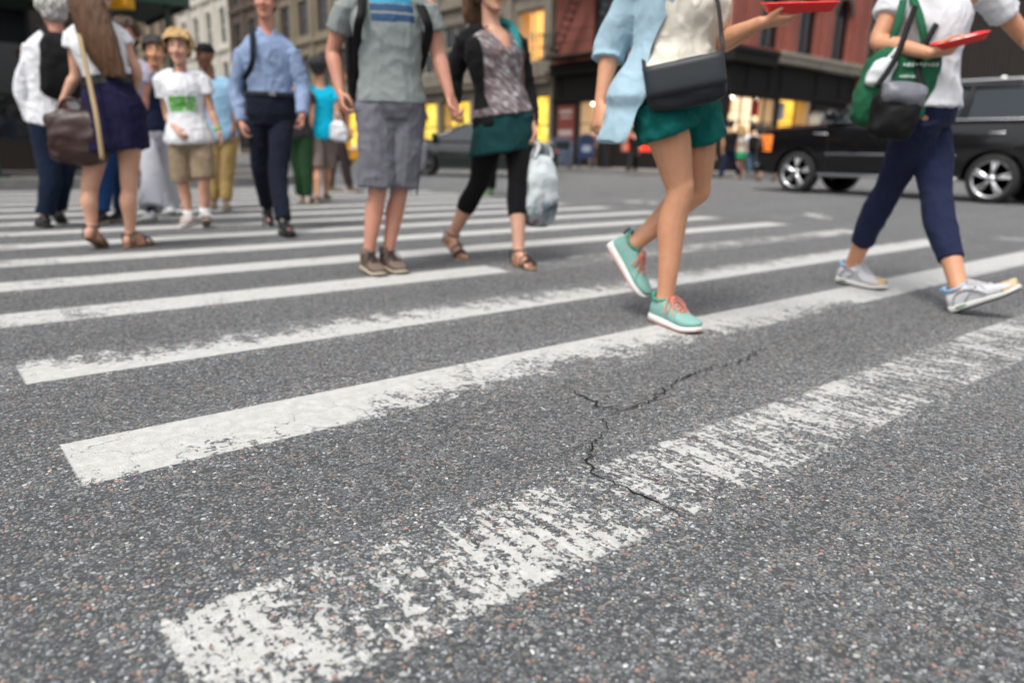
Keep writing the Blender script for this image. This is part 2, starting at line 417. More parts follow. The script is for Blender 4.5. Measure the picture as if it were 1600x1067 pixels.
for k in range(1, 16):
    cov, yc, st, ck, ed = WEAR.get(k, ([(0, .62 + .1 * random.random()), (.15, .85), (.8, .92), (1, .9)], .03 * random.choice((-1, 1)), (12, 9), 0., .008))
    pm = paint_material('road_paint', HALF, LEN, cov, yc, st, seed=k * 1.37, edge=ed, crackle=ck, big=.36 if k == 1 else .3)
    o = sheet(LEN / 2, HALF).build('road_marking', pm)
    o.location = ((X0 + X1) / 2, SY(k), .0025); tag(o, kind='structure')

def mark(pa, pb, w, cov=.5):
    a, b = gnd(*pa), gnd(*pb); L = np.linalg.norm(b - a)
    pm = paint_material('road_paint', w / 2, L, [(0, cov), (1, cov)], 0, (12, 12), seed=pa[0] * .01, edge=.01)
    o = sheet(L / 2, w / 2).build('road_marking', pm)
    c = (a + b) / 2; o.location = (c[0], c[1], .0025); o.rotation_euler = (0, 0, math.atan2(b[1] - a[1], b[0] - a[0])); tag(o, kind='structure')
mark((983, 316), (995, 315), .28, .7); mark((995, 313), (1042, 316), .06, .55); mark((1014, 318), (1026, 318), .26, .62)
mark((1060, 318), (1110, 319), .06, .5); mark((1205, 340), (1240, 341), .1, .45); mark((1262, 334), (1290, 342), .2, .55)
mark((1560, 372), (1600, 375), .2, .5); mark((1330, 335), (1480, 325), .05, .35)

M_CRACK = plain('crack_dark', (.02, .02, .02), rough=.95, spec=.1, bump=.5, bscale=300)  # near-black colour of the flat strips laid along the cracks
def crack(pxs, wmin, wmax, name='road_crack'):
    P = [gnd(*p)[:2] for p in pxs]; pts = []
    for a, b in zip(P, P[1:]):
        n = max(2, int(np.linalg.norm(b - a) / .012)); pts += [a + (b - a) * i / n for i in range(n)]
    pts.append(P[-1]); mb = MB(); L, Rr = [], []; N = len(pts)
    for i, p in enumerate(pts):
        t = unit(pts[min(i + 1, N - 1)] - pts[max(i - 1, 0)]); nn = np.array([-t[1], t[0]])
        wmin_, wmax_ = wmin * 1.3, wmax * .9
        j = (mnoise.noise(Vector((i * .35, pxs[0][0], 0))) + .5 * mnoise.noise(Vector((i * .9, pxs[0][1], 3)))) * .024
        w = (wmin_ + (wmax_ - wmin_) * max(0, mnoise.noise(Vector((i * .13, pxs[0][0] * .1, 9))) + .45 + .8 * mnoise.noise(Vector((i * .8, 1, 5))))) * min(1, (i + 1) / 12, (N - i) / 12)
        w = max(w, .0004); q = p + nn * j
        mb.v += [(*(q + nn * w), .0055), (*(q - nn * w), .0055)]
        if i: k = 2 * i; mb.f.append((k - 2, k - 1, k + 1, k))
    tag(mb.build(name, M_CRACK), kind='structure')
crack([(862, 598), (900, 615), (935, 635), (965, 645), (1010, 632), (1048, 606), (1052, 600), (1100, 579), (1160, 566), (1200, 541)], .0012, .0042)
crack([(1200, 541), (1250, 525), (1310, 512)], .0006, .0016)
crack([(962, 646), (942, 657), (950, 674), (925, 694), (921, 715), (924, 742), (962, 760), (1000, 776), (1060, 803), (1100, 826)], .001, .0036)
crack([(925, 694), (895, 705), (860, 722)], .0006, .0016)
crack([(905, 640), (880, 668), (850, 690)], .0004, .001)
crack([(1150, 492), (1235, 500), (1290, 470)], .0008, .002)
crack([(925, 305), (950, 303), (975, 305)], .006, .014); crack([(1290, 340), (1380, 331), (1480, 322)], .002, .006)

rc = random.Random(12)
for bx, by in ((900, 615), (935, 635), (1010, 632), (1048, 606), (1100, 579), (942, 657), (925, 694), (924, 742), (962, 760), (1060, 803), (1160, 566), (860, 600), (1000, 700), (780, 600)):
    a = rc.uniform(-.9, .9); P_ = [(bx, by)]
    for i in range(4): a += rc.uniform(-.7, .7); P_.append((P_[-1][0] + math.copysign(1, rc.random() - .5 if i == 0 else P_[-1][0] - bx + .01) * rc.uniform(8, 24), P_[-1][1] + rc.uniform(4, 12) * math.sin(a * 2)))
    crack(P_, .0003, .0012)
# pavements with granite kerbs (0.15 m up)
def brickless_pavement():
    m = NT('pavement_concrete'); p = m.coord('World')
    b = m.n('TexBrick', offset=0.0, squash=1.0, i_Scale=1.0, i_Mortar_Size=.012, i_Brick_Width=1.5, i_Row_Height=1.5); m.l(p, b.inputs['Vector'])
    b.inputs['Color1'].default_value = (.24, .225, .2, 1); b.inputs['Color2'].default_value = (.29, .275, .25, 1); b.inputs['Mortar'].default_value = (.06, .06, .06, 1)
    n = m.noise(p, 3, 6); m.base(m.mix(m.ramp(n, [(.3, .0), (.75, .5)]), b.outputs[0], (.1, .095, .09)))
    m.b.inputs['Roughness'].default_value = .85; m.bump(m.noise(p, 60, 4), .3, .004); return m.m
M_PAVE = brickless_pavement()
M_KERB = plain('granite_kerb', (.2, .195, .19), rough=.8, var=.35, scale=8, bump=.3)
def corner(xc, yc, sx, rad, name):
    """block whose street corner is at (xc, yc), spreading to x*sx and +y"""
    arc = [(xc + sx * rad - sx * rad * math.sin(a), yc + rad - rad * math.cos(a)) for a in np.linspace(0, math.pi / 2, 10)]
    out = [(xc + sx * 250, yc)] + arc + [(xc, 280), (xc + sx * 250, 280)]
    inn = [(xc + sx * 250, yc + .17)] + [(xc + sx * rad - sx * (rad - .17) * math.sin(a), yc + rad - (rad - .17) * math.cos(a)) for a in np.linspace(0, math.pi / 2, 10)] + [(xc + sx * .17, 280), (xc + sx * 250, 280)]
    if sx < 0: pass
    MBt = MB(); n = len(out)
    for i in range(n - 2):
        a, b, c, d = out[i], out[i + 1], inn[i + 1], inn[i]
        v = [(*a, 0), (*b, 0), (*b, .15), (*a, .15), (*d, .15), (*c, .15)]
        MBt.add(v, [(0, 1, 2, 3), (3, 2, 5, 4)])
    tag(MBt.build('kerb', M_KERB), kind='structure')
    P = MB(); P.add([(*p, .147) for p in inn], [tuple(range(n))]); tag(P.build('pavement', M_PAVE), kind='structure')
corner(19.5, 13.2, 1, 3.6, 'east'); corner(7.3, 13.3, -1, 3.2, 'west')
# ------------------------------------------------------------------ buildings
def brick_mat(name, c1, c2, mortar, axis, bw=.21, bh=.075):
    m = NT(name); p = m.n('NewGeometry').outputs['Position']; s = m.n('SeparateXYZ'); m.l(p, s.inputs[0]); cb = m.n('CombineXYZ')
    m.l(s.outputs['X' if axis == 'x' else 'Y'], cb.inputs[0]); m.l(s.outputs['Z'], cb.inputs[1])
    b = m.n('TexBrick', i_Scale=1.0, i_Mortar_Size=.008, i_Brick_Width=bw, i_Row_Height=bh); m.l(cb.outputs[0], b.inputs['Vector'])
    b.inputs['Color1'].default_value = (*c1, 1); b.inputs['Color2'].default_value = (*c2, 1); b.inputs['Mortar'].default_value = (*mortar, 1)
    n = m.noise(p, .7, 6); m.base(m.mix(m.ramp(n, [(.35, 0.), (.75, .55)]), b.outputs[0], dim(c1, .45))); m.b.inputs['Roughness'].default_value = .9
    m.bump(b.outputs['Fac'], .3, .01); return m.m
def stone_mat(name, c, var=.25, scale=.8):
    m = NT(name); p = m.coord('World'); n = m.noise(p, scale, 7, .62); n2 = m.noise(p, 9, 4)
    st = m.coord('World', scale=(2.5, 2.5, .25)); n3 = m.noise(st, 1.0, 4)
    col = m.mix(n, dim(c, 1 - var), dim(c, 1 + var)); m.base(m.mix(m.ramp(n3, [(.5, 0.), (.75, .5)]), col, dim(c, .45)))
    m.b.inputs['Roughness'].default_value = .85; m.bump(n2, .25, .02); return m.m

class Fac:
    """facade plane: u along the wall, d outwards (towards the street), z up"""
    def __init__(s, kind, plane):
        s.k = kind; s.p = plane
    def P(s, u, d, z): return (s.p - d, u, z) if s.k == 'x' else (u, s.p - d, z)      # 'x': wall at X=plane facing -X; 'y': wall at Y=plane facing -Y
    def box(s, mb, u0, u1, d0, d1, z0, z1):
        a = s.P(u0, d0, z0); b = s.P(u1, d1, z1)
        return mb.box(min(a[0], b[0]), max(a[0], b[0]), min(a[1], b[1]), max(a[1], b[1]), z0, z1)
    def wall(s, mb, u0, u1, z0, z1, holes, depth_=.25):
        us = sorted({u0, u1, *[x for h in holes for x in h[:2]]}); zs = sorted({z0, z1, *[x for h in holes for x in h[2:4]]})
        for ua, ub in zip(us, us[1:]):
            for za, zb in zip(zs, zs[1:]):
                if any(h[0] - 1e-6 <= ua and ub <= h[1] + 1e-6 and h[2] - 1e-6 <= za and zb <= h[3] + 1e-6 for h in holes): continue
                mb.add([s.P(ua, 0, za), s.P(ub, 0, za), s.P(ub, 0, zb), s.P(ua, 0, zb)], [(0, 1, 2, 3)])
        for a, b, c_, d in holes:
            for q in (((a, c_), (b, c_)), ((b, c_), (b, d)), ((b, d), (a, d)), ((a, d), (a, c_))):
                mb.add([s.P(q[0][0], 0, q[0][1]), s.P(q[1][0], 0, q[1][1]), s.P(q[1][0], -depth_, q[1][1]), s.P(q[0][0], -depth_, q[0][1])], [(0, 1, 2, 3)])
    def arch(s, mb, u0, u1, z0, z1, n=10):
        """fills the corners over a round-headed opening u0..u1 whose springing is z0 and crown z1"""
        cu = (u0 + u1) / 2; r = (u1 - u0) / 2; h = z1 - z0
        for sg in (-1, 1):
            pts = [(cu + sg * r * math.cos(a), z0 + h * math.sin(a)) for a in np.linspace(0, math.pi / 2, n)]
            co = (cu + sg * r, z1)
            for p, q in zip(pts, pts[1:]):
                mb.add([s.P(co[0], -.001, co[1]), s.P(p[0], -.001, p[1]), s.P(q[0], -.001, q[1])], [(0, 1, 2)])
                mb.add([s.P(p[0], -.001, p[1]), s.P(q[0], -.001, q[1]), s.P(q[0], -.25, q[1]), s.P(p[0], -.25, p[1])], [(0, 1, 2, 3)])
    def window(s, root, u0, u1, z0, z1, frame, pane, inset=.16, mull=(1, 1), fw=.06, name='window', lit=None):
        f = MB()
        for a, b, c_, d in ((u0, u0 + fw, z0, z1), (u1 - fw, u1, z0, z1), (u0 + fw, u1 - fw, z0, z0 + fw), (u0 + fw, u1 - fw, z1 - fw, z1)): s.box(f, a, b, -inset - .05, -inset + .03, c_, d)
        for i in range(1, mull[0]): u = u0 + (u1 - u0) * i / mull[0]; s.box(f, u - fw * .4, u + fw * .4, -inset - .045, -inset + .025, z0 + fw, z1 - fw)
        for i in range(1, mull[1]): z = z0 + (z1 - z0) * i / mull[1]; s.box(f, u0 + fw, u1 - fw, -inset - .04, -inset + .02, z - fw * .4, z + fw * .4)
        w = f.build(name, frame, root)
        p = MB(); p.add([s.P(u0 + fw * .5, -inset - .02, z0 + fw * .5), s.P(u1 - fw * .5, -inset - .02, z0 + fw * .5), s.P(u1 - fw * .5, -inset - .02, z1 - fw * .5), s.P(u0 + fw * .5, -inset - .02, z1 - fw * .5)], [(0, 1, 2, 3)])
        p.build('pane', pane, w)
        return w
    def room(s, root, u0, u1, z0, z1, d, mat_back, mat_side, name='shop_interior'):
        """lit room behind a shop window"""
        b = MB(); b.add([s.P(u0, -d, z0), s.P(u1, -d, z0), s.P(u1, -d, z1), s.P(u0, -d, z1)], [(0, 1, 2, 3)]); o = b.build(name, mat_back, root)
        b = MB()
        for (a, c_), (e, g) in (((u0, z0), (u1, z0)), ((u1, z0), (u1, z1)), ((u1, z1), (u0, z1)), ((u0, z1), (u0, z0))): b.add([s.P(a, -.12, c_), s.P(e, -.12, g), s.P(e, -d, g), s.P(a, -d, c_)], [(0, 1, 2, 3)])
        b.build('interior_wall', mat_side, o); return o

M_GLASS = glassy('shop_glass', (.02, .022, .025), .86)
M_DGLASS = glassy('dark_window_glass', (.015, .017, .02))
M_BLKF = plain('black_frame', (.012, .012, .013), rough=.5); M_DARK = plain('black_shopfront', (.016, .0145, .0135), rough=.7, var=.2, spec=.15); M_DARK2 = plain('charcoal_panel', (.021, .019, .018), rough=.7, var=.2, spec=.15)
M_RB = brick_mat('red_brick', (.40, .105, .075), (.33, .088, .062), (.24, .13, .1), 'x'); M_RBY = brick_mat('red_brick_side', (.34, .09, .065), (.28, .075, .053), (.2, .11, .085), 'y')
M_TRIM = stone_mat('pale_cornice_stone', (.30, .27, .22), .35, 2.5); M_BTRIM = stone_mat('brown_stone', (.10, .075, .06)); M_INT = plain('interior_paint', (.6, .5, .36), rough=.8)
M_WARM = glow('warm_display', (1., .60, .28), 1.35, .2, 1.2, (1., .80, .55)); M_AMBER = glow('amber_display', (1., .50, .05), 1.5, .35, 1.6, (1., .62, .08)); M_YEL = glow('yellow_display', (1., .55, .03), 1.35, .4, 1.8, (1., .72, .12)); M_REDD = glow('red_display', (.9, .05, .02), 1.2, .4, 2.)
M_OLD = glow('old_gold_display', (1., .60, .12), 1.7, .4, 1.4, (1., .36, .12)); M_BULB = glow('lamp_bulb', (1., .85, .6), 9., 0, 1)
M_REDB = plain('red_banner_cloth', (.72, .03, .02), rough=.7); M_IRON = plain('fire_escape_iron', (.014, .012, .012), rough=.6)

# corner building: black ground floor, red brick above
FX, FY = 23.5, 16.5
g = thing('corner_building', 'red brick corner building with arched windows over a black shopfront', 'building', (FX, FY, .15))
fy = Fac('y', FY); fx_ = Fac('x', FX); YE = 25.75
U1 = 33.4
w = MB(); holes = []
WIN = [(25.15 + i * 2.62, 26.5 + i * 2.62) for i in range(3)]
for a, b in WIN: holes.append((a, b, 4.62, 7.1))
fy.wall(w, FX, U1, 4.5, 14, holes)
for a, b in WIN: fy.arch(w, a, b, 6.45, 7.1)
w.build('wall', M_RB, g)
for a, b in WIN:
    fy.window(g, a, b, 4.62, 7.1, M_BLKF, M_DGLASS, mull=(2, 1), inset=.2, fw=.09)
    t = MB(); cu = (a + b) / 2; r = (b - a) / 2 + .11
    ring = [(cu + r * math.cos(x), 6.45 + (r - .0) * .95 * math.sin(x)) for x in np.linspace(0, math.pi, 18)]; inn = [(cu + (r - .22) * math.cos(x), 6.45 + (r - .22) * .95 * math.sin(x)) for x in np.linspace(0, math.pi, 18)]
    for i in range(17):
        v = [fy.P(p[0], dd, p[1]) for dd in (.06, 0) for p in (ring[i], ring[i + 1], inn[i + 1], inn[i])]; t.add(v, [(0, 1, 2, 3), (4, 7, 6, 5), (0, 4, 5, 1), (2, 6, 7, 3)])
    t.build('arch_surround', M_BTRIM, g)
pl = MB()
for i in range(4): u = 24.5 + i * 2.62; fy.box(pl, u - .22, u + .22, .0, .10, 4.55, 14)
pl.build('pilaster', M_RB, g)
w = MB(); hY = [(19.6 + i * 2.7, 20.75 + i * 2.7, 5.0, 7.3) for i in range(2)]; fx_.wall(w, FY, YE, 4.5, 14, hY); w.build('wall', M_RBY, g)
for h in hY: fx_.window(g, *h, M_BLKF, M_DGLASS, mull=(1, 2))
# cornices over the shopfront
cn = MB(); fy.box(cn, 26.05, U1, .0, .38, 4.12, 4.5); fy.box(cn, 26.05, U1, .38, .46, 4.36, 4.52); cn.build('cornice', M_TRIM, g, bevel=.02)
cn = MB(); fy.box(cn, FX - .3, 26.05, .0, .34, 3.95, 4.5); fy.box(cn, FX - .3, 26.05, .34, .42, 4.3, 4.48); fx_.box(cn, FY + .002, YE, .0, .3, 4.0, 4.5); fx_.box(cn, FY + .002, YE, .3, .38, 4.28, 4.48); cn.build('cornice', M_DARK2, g, bevel=.02)
# black shopfront, right side
sh = [(23.62, 26.72, .75, 2.86), (26.92, 29.3, .75, 2.92)]
w = MB(); fy.wall(w, FX, U1, .15, 4.12, sh, .05)
for u in (FX + 1.1, FX + 2.55, 26.85, 29.5, 31.4): fy.box(w, u - .03, u + .03, 0, .05, 2.95, 4.05)
fy.box(w, FX, U1, .0, .12, 2.93, 3.03); w.build('shopfront', M_DARK, g)
for i, (h, mt) in enumerate(zip(sh, (M_WARM, M_AMBER))):
    ww = fy.window(g, *h, M_BLKF, M_GLASS, mull=(4 if i < 1 else 2, 1), name='shop_window', fw=.05, inset=.02)
    br = MB(); fy.box(br, h[0] + .05, h[1] - .05, -.05, -.015, 1.93, 1.97); br.build('glazing_bar', M_BLKF, ww)
    fy.room(g, h[0] + .02, h[1] - .02, h[2], h[3], .75, mt, M_INT)
bl = MB()
for u in (24.3, 25.9, 27.3): bl.ell(fy.P(u, -.35, 2.80), (1, 0, 0), (0, 1, 0), (0, 0, 1), .055, .055, .05)
bl.build('lamp', M_BULB, g, True)
# display shelves inside the amber shop
sv = MB()
for u in (27.2, 28.35): 
    fy.box(sv, u, u + .75, -.7, -.4, 1.0, 1.05); fy.box(sv, u, u + .75, -.7, -.4, 1.55, 1.6); fy.box(sv, u + .1, u + .25, -.65, -.45, 1.05, 1.35); fy.box(sv, u + .4, u + .6, -.65, -.45, 1.6, 1.85)
sv.build('display_shelf', plain('shelf_brown', (.2, .1, .03), rough=.7), g)
wv = random.Random(3)
for j, (uc, mt) in enumerate(((30.2, M_DARK2), (31.9, M_DARK2))):
    p = MB(); fy.box(p, uc - .7, uc + .7, .0, .05, .4, 2.8); p.build('shutter_panel', mt, g)
gr = MB(); fy.box(gr, 29.3, U1, .02, .3, 2.35, 2.5); gr.build('awning_rail', plain('grey_steel', (.2, .2, .2), rough=.5), g)
pp = MB(); pp.tube([fy.P(32.6, .12, z) for z in (.15, 4.1)], .06, n=10); pp.build('drainpipe', plain('rust_pipe', (.16, .06, .03), rough=.8), g)
for nm, u, z in (('junction_box', 32.35, 2.6),): b = MB(); fy.box(b, u - .14, u + .14, .0, .16, z, z + .32); b.build(nm, M_TRIM, g)
# the street number, painted on the dark fascia
fo = bpy.data.curves.new('number', 'FONT'); fo.body = '980'; fo.size = .52; fo.extrude = .004
no = bpy.data.objects.new('number_text', fo); COL.objects.link(no); bpy.context.view_layer.update()
me = bpy.data.meshes.new_from_object(no.evaluated_get(bpy.context.evaluated_depsgraph_get())); bpy.data.objects.remove(no)
me.transform(Matrix.Translation((32.85, FY - .012, 3.42)) @ Matrix.Rotation(math.pi / 2, 4, 'X')); link('street_number', me, plain('cream_paint', (.5, .45, .33), rough=.8), g)
# left side of the corner building
shx = [(17.0, 19.2, .75, 2.9), (19.5, 21.6, .75, 2.9), (21.9, 24.1, .75, 2.9)]
w = MB(); fx_.wall(w, FY, YE, .15, 4.0, shx, .05)
for y in (18.0, 20.5, 23.0, 25.3): fx_.box(w, y - .04, y + .04, 0, .06, 2.98, 3.95)
fx_.box(w, FY, YE, 0, .12, 2.92, 3.02); w.build('shopfront', M_DARK, g)
for h in shx:
    ww = fx_.window(g, *h, M_BLKF, M_GLASS, mull=(2, 1), name='shop_window', fw=.06, inset=.02)
    br = MB(); fx_.box(br, h[0] + .06, h[1] - .06, -.05, -.015, 1.93, 1.97); br.build('glazing_bar', M_BLKF, ww); fx_.room(g, h[0] + .02, h[1] - .02, h[2], h[3], .9, M_WARM, M_INT)
rp = MB()
for y0, y1 in ((17.05, 19.15), (19.55, 21.55)): fx_.box(rp, y0, y1, -.5, -.44, .8, 1.45)
rp.build('display_plinth', M_REDD, g)
bl = MB()
for y in (18.1, 20.5, 23.6): bl.ell(fx_.P(y, -.35, 2.78), (1, 0, 0), (0, 1, 0), (0, 0, 1), .055, .055, .05)
bl.build('lamp', M_BULB, g, True)
dr = MB(); fx_.box(dr, 24.3, 25.4, .0, .06, .3, 2.75); dp = dr.build('door', plain('red_poster_door', (.16, .028, .02), rough=.6, var=.4, scale=9), g)
po = MB()
for z0, z1, a, b in ((1.45, 1.7, 24.4, 25.3), (.35, .45, 24.4, 25.3), (2.2, 2.28, 24.5, 25.2), (2.4, 2.55, 24.45, 25.25)): fx_.box(po, a, b, .06, .068, z0, z1)
po.build('poster_print', plain('pale_poster', (.36, .3, .28), rough=.7, var=.5, scale=14), dp)
# fire escape: platform, railing, ladder
fe = MB(); 
for z in (4.62, 8.2):
    fx_.box(fe, 21.6, 25.6, .05, 1.15, z, z + .06)
    for y in np.arange(21.6, 25.61, .25): fe.tube([fx_.P(y, 1.13, z), fx_.P(y, 1.13, z + 1.0)], .014, n=5, round_end=False)
    for d in (.08, .6, 1.13): fe.tube([fx_.P(21.6, d, z), fx_.P(21.6, d, z + 1.0)], .014, n=5, round_end=False); fe.tube([fx_.P(25.6, d, z), fx_.P(25.6, d, z + 1.0)], .014, n=5, round_end=False)
    for zz in (.5, 1.0): fe.tube([fx_.P(21.6, 1.13, z + zz), fx_.P(25.6, 1.13, z + zz)], .018, n=5); fe.tube([fx_.P(21.6, .08, z + zz), fx_.P(21.6, 1.13, z + zz)], .018, n=5); fe.tube([fx_.P(25.6, .08, z + zz), fx_.P(25.6, 1.13, z + zz)], .018, n=5)
for d in (.45, .95): fe.tube([fx_.P(25.2, d, 4.66), fx_.P(23.0, d, 8.2)], .03, n=6)
for i in range(13): f = i / 12; y = 25.2 - 2.2 * f; z = 4.66 + 3.54 * f; fx_.box(fe, y - .1, y + .1, .45, .95, z, z + .025)
for y in (25.9 - .2, 25.9 + .15): fe.tube([fx_.P(y, 1.1, 2.6), fx_.P(y, 1.1, 5.8)], .016, n=5)
for i in range(9): z = 2.8 + i * .33; fe.tube([fx_.P(25.7, 1.1, z), fx_.P(26.05, 1.1, z)], .012, n=5)
fe.build('fire_escape', M_IRON, g)
rf = MB(); rf.box(FX + .01, 40, FY + .01, YE - .01, 13.9, 14.05); rf.build('roof', M_DARK2, g)
side = MB(); side.add([(U1, FY, 4.5), (U1, YE, 4.5), (U1, YE, 14), (U1, FY, 14)], [(0, 1, 2, 3)]); side.build('wall', M_RBY, g)

def banner(label, p, ax, w, h):
    t = thing('hanging_banner', label, 'banner', p); MB().obox(p, ax, (0, 0, 1), np.cross(ax, (0, 0, 1)), w / 2, h / 2, .012).build('cloth_panel', M_REDB, t)
    MB().tube([np.asarray(p) + np.asarray(ax) * w * .55 + UP * (h / 2 + .02), np.asarray(p) - np.asarray(ax) * w * .55 + UP * (h / 2 + .02)], .015, n=6).build('rod', M_BLKF, t)
X_, Y_ = np.array([1., 0, 0]), np.array([0, 1., 0])
banner('red hanging banner in the shop window right above the black tee', fy.P(23.95, -.3, 2.5), X_, .5, .55)
banner('red hanging banner in the shop window next to the paper notice', fy.P(25.75, -.3, 2.5), X_, .5, .6)
banner('red hanging banner in the shop window behind the denim shirt', fx_.P(22.9, -.3, 2.5), Y_, .7, .55)
np_ = fy.P(27.35, -.22, 2.45); t = thing('paper_notice', 'white paper notice taped inside the amber shop window', 'notice', np_); MB().obox(np_, X_, UP, Y_, .36, .34, .004).build('sheet', M_CARD, t)
tx = MB()
for i in range(6): tx.obox(np.asarray(np_) + X_ * (-.26 + .105 * i) + UP * .16 - Y_ * .006, X_, UP, Y_, .03, .05 if i % 2 else .035, .001)
for i in range(4): tx.obox(np.asarray(np_) - UP * (.0 + .08 * i) - Y_ * .006, X_, UP, Y_, .27, .012, .001)
tx.build('print', plain('grey_ink', (.3, .3, .33), rough=.8), t)
for i, (u, z, lb) in enumerate(((29.55, 1.75, 'boxy white air conditioner beside the amber window'), (30.75, 1.8, 'dark air conditioner behind the back of the twin signs'))):
    t = thing('air_conditioner', lb, 'air conditioner', fy.P(u, .3, z)); b = MB(); fy.box(b, u - .42, u + .42, .05, .55, z, z + .6); b.build('casing', plain('ac_white', (.42, .41, .38), rough=.6) if i == 0 else plain('ac_dark', (.07, .075, .08), rough=.6), t, bevel=.02)
    b = MB()
    for k in range(5): fy.box(b, u - .34, u + .34, .55, .565, z + .08 + k * .1, z + .13 + k * .1)
    b.build('vent', M_BLKF, t)
t = thing('crate', 'orange crate on the ledge by the dark air conditioner', 'crate', fy.P(31.65, .45, 1.9)); b = MB(); fy.box(b, 31.25, 32.05, .35, .75, 1.9, 2.25); fy.box(b, 31.15, 32.6, .3, .78, 1.84, 1.9); b.build('box', plain('orange_plastic', (.6, .25, .06), rough=.6), t, bevel=.02)

# stone building with big lit windows
def simple_building(name, label, y0, y1, mat, floors, cols, ww, wh, z0=4.4, fh=3.6, frame=M_BTRIM, glass=M_DGLASS, top_=None, lit=(), ground=True, litm=M_OLD, mull=(2, 2), ledge=None, depthb=14, gh=4.0, x=FX):
    f = Fac('x', x); g = thing(name, label, 'building', (x, y0, .15)); top_ = top_ or z0 + floors * fh + .6
    pitch = (y1 - y0) / cols; holes = []
    for r in range(floors):
        for c_ in range(cols): cu = y0 + pitch * (c_ + .5); holes.append((cu - ww / 2, cu + ww / 2, z0 + r * fh + .35, z0 + r * fh + .35 + wh, r, c_))
    gh_h = []
    if ground:
        for c_ in range(cols): cu = y0 + pitch * (c_ + .5); gh_h.append((cu - pitch * .44, cu + pitch * .44, .55, 3.3))
    w = MB(); f.wall(w, y0, y1, .15, top_, [h[:4] for h in holes] + gh_h); w.add([(x, y0, .15), (x, y0, top_), (x + depthb, y0, top_), (x + depthb, y0, .15)], [(0, 1, 2, 3)]); w.add([(x, y1, .15), (x, y1, top_), (x + depthb, y1, top_), (x + depthb, y1, .15)], [(0, 1, 2, 3)]); w.build('wall', mat, g)
    rm = MB(); rm.box(x + .02, x + depthb, y0 + .02, y1 - .02, top_ - .12, top_ + .02); rm.build('roof', M_DARK2, g)
    for h in holes:
        L_ = (h[4], h[5]) in lit; f.window(g, *h[:4], frame, M_GLASS if L_ else glass, mull=mull, fw=.09)
        if L_: f.room(g, h[0] + .02, h[1] - .02, h[2], h[3], .9, litm, M_INT)
    for i, h in enumerate(gh_h):
        L_ = ('g', i) in lit; f.window(g, *h, M_BLKF, M_GLASS if L_ else M_DGLASS, mull=(2, 2), fw=.1, name='shop_window')
        if L_: f.room(g, h[0] + .02, h[1] - .02, h[2], h[3], .8, M_YEL, M_INT)
    lg = MB(); f.box(lg, y0, y1, .0, .35, 3.75, 4.15); f.box(lg, y0, y1, .35, .45, 4.0, 4.2)
    for r in range(1, floors): f.box(lg, y0, y1, .0, .22, z0 + r * fh - .25, z0 + r * fh + .05)
    f.box(lg, y0, y1, .0, .6, top_ - .55, top_ - .1); lg.build('cornice', ledge or mat, g, bevel=.03)
    pl = MB()
    for c_ in range(cols + 1):
        cu = y0 + pitch * c_; cu = min(max(cu, y0 + .28), y1 - .28); f.box(pl, cu - .26, cu + .26, .0, .14, 4.22, top_ - .57)
    pl.build('pilaster', ledge or mat, g, bevel=.02)
    return g, f
M_ST = stone_mat('grey_limestone', (.20, .175, .14)); M_BEI = stone_mat('beige_stone', (.21, .175, .12)); M_WHT = stone_mat('white_painted_stone', (.55, .52, .45), .12); M_BRN = stone_mat('brown_brick_far', (.085, .06, .045)); M_TAN = stone_mat('tan_stone', (.26, .2, .14)); M_DKB = stone_mat('dark_brown_far', (.045, .035, .03))
g, f = simple_building('stone_building', 'grey stone building with large golden lit windows next to the red brick corner', 25.9, 38.2, M_ST, 3, 4, 2.15, 2.3, lit={(0, 0), (0, 1), (1, 0), (1, 1), ('g', 0), ('g', 2), ('g', 3)}, mull=(2, 2), frame=stone_mat('cream_frame', (.42, .37, .27)))
gs = MB(); f.box(gs, 27.6, 28.0, .08, .16, 1.6, 2.6); gs.build('neon_sign', glow('green_neon', (.05, .9, .1), .9, .6, 6), g)
simple_building('loft_building', 'beige loft building with rows of dark windows beyond the grey stone one', 38.3, 56.6, M_BEI, 4, 6, 1.7, 2.3, lit={('g', 0), ('g', 2)})
simple_building('brown_building', 'narrow dark brown building beside the white far building', 56.7, 66.4, M_BRN, 5, 3, 1.5, 2.2)
simple_building('white_building', 'far white building with tall dark windows', 66.5, 81, M_WHT, 4, 4, 1.5, 2.9, z0=4.6, fh=4.4, mull=(1, 2), ledge=M_WHT, frame=M_WHT)
simple_building('tan_building', 'far tan building just left of the white one', 81.1, 96, M_TAN, 5, 4, 1.6, 2.2)
simple_building('distant_building', 'most distant brown block with a tan cornice', 96.1, 135, M_BRN, 6, 9, 1.7, 2.2, ledge=M_TAN)
simple_building('end_building', 'last dark block down the street', 135.1, 230, M_DKB, 7, 16, 1.8, 2.2)

# dark building on the right, behind the SUV
g = thing('dark_building', 'dark brown ribbed building with a green band behind the SUV roof', 'building', (40, FY, .15))
w = MB(); fy.wall(w, U1 + .01, 75, .15, 3.9, [(42.5 + i * 4, 45.5 + i * 4, .6, 3.2) for i in range(7)], .3); w.build('shopfront', M_DARK, g)
for i in range(7): fy.window(g, 42.5 + i * 4, 45.5 + i * 4, .6, 3.2, M_BLKF, M_DGLASS, mull=(3, 1), name='shop_window')
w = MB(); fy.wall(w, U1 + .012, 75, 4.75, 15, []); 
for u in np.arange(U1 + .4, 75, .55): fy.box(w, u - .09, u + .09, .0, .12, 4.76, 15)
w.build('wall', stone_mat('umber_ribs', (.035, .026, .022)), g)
b = MB(); fy.box(b, U1 + .012, 75, -.02, .5, 3.9, 4.75); b.build('fascia', plain('dark_green_fascia', (.012, .035, .02), rough=.6), g)
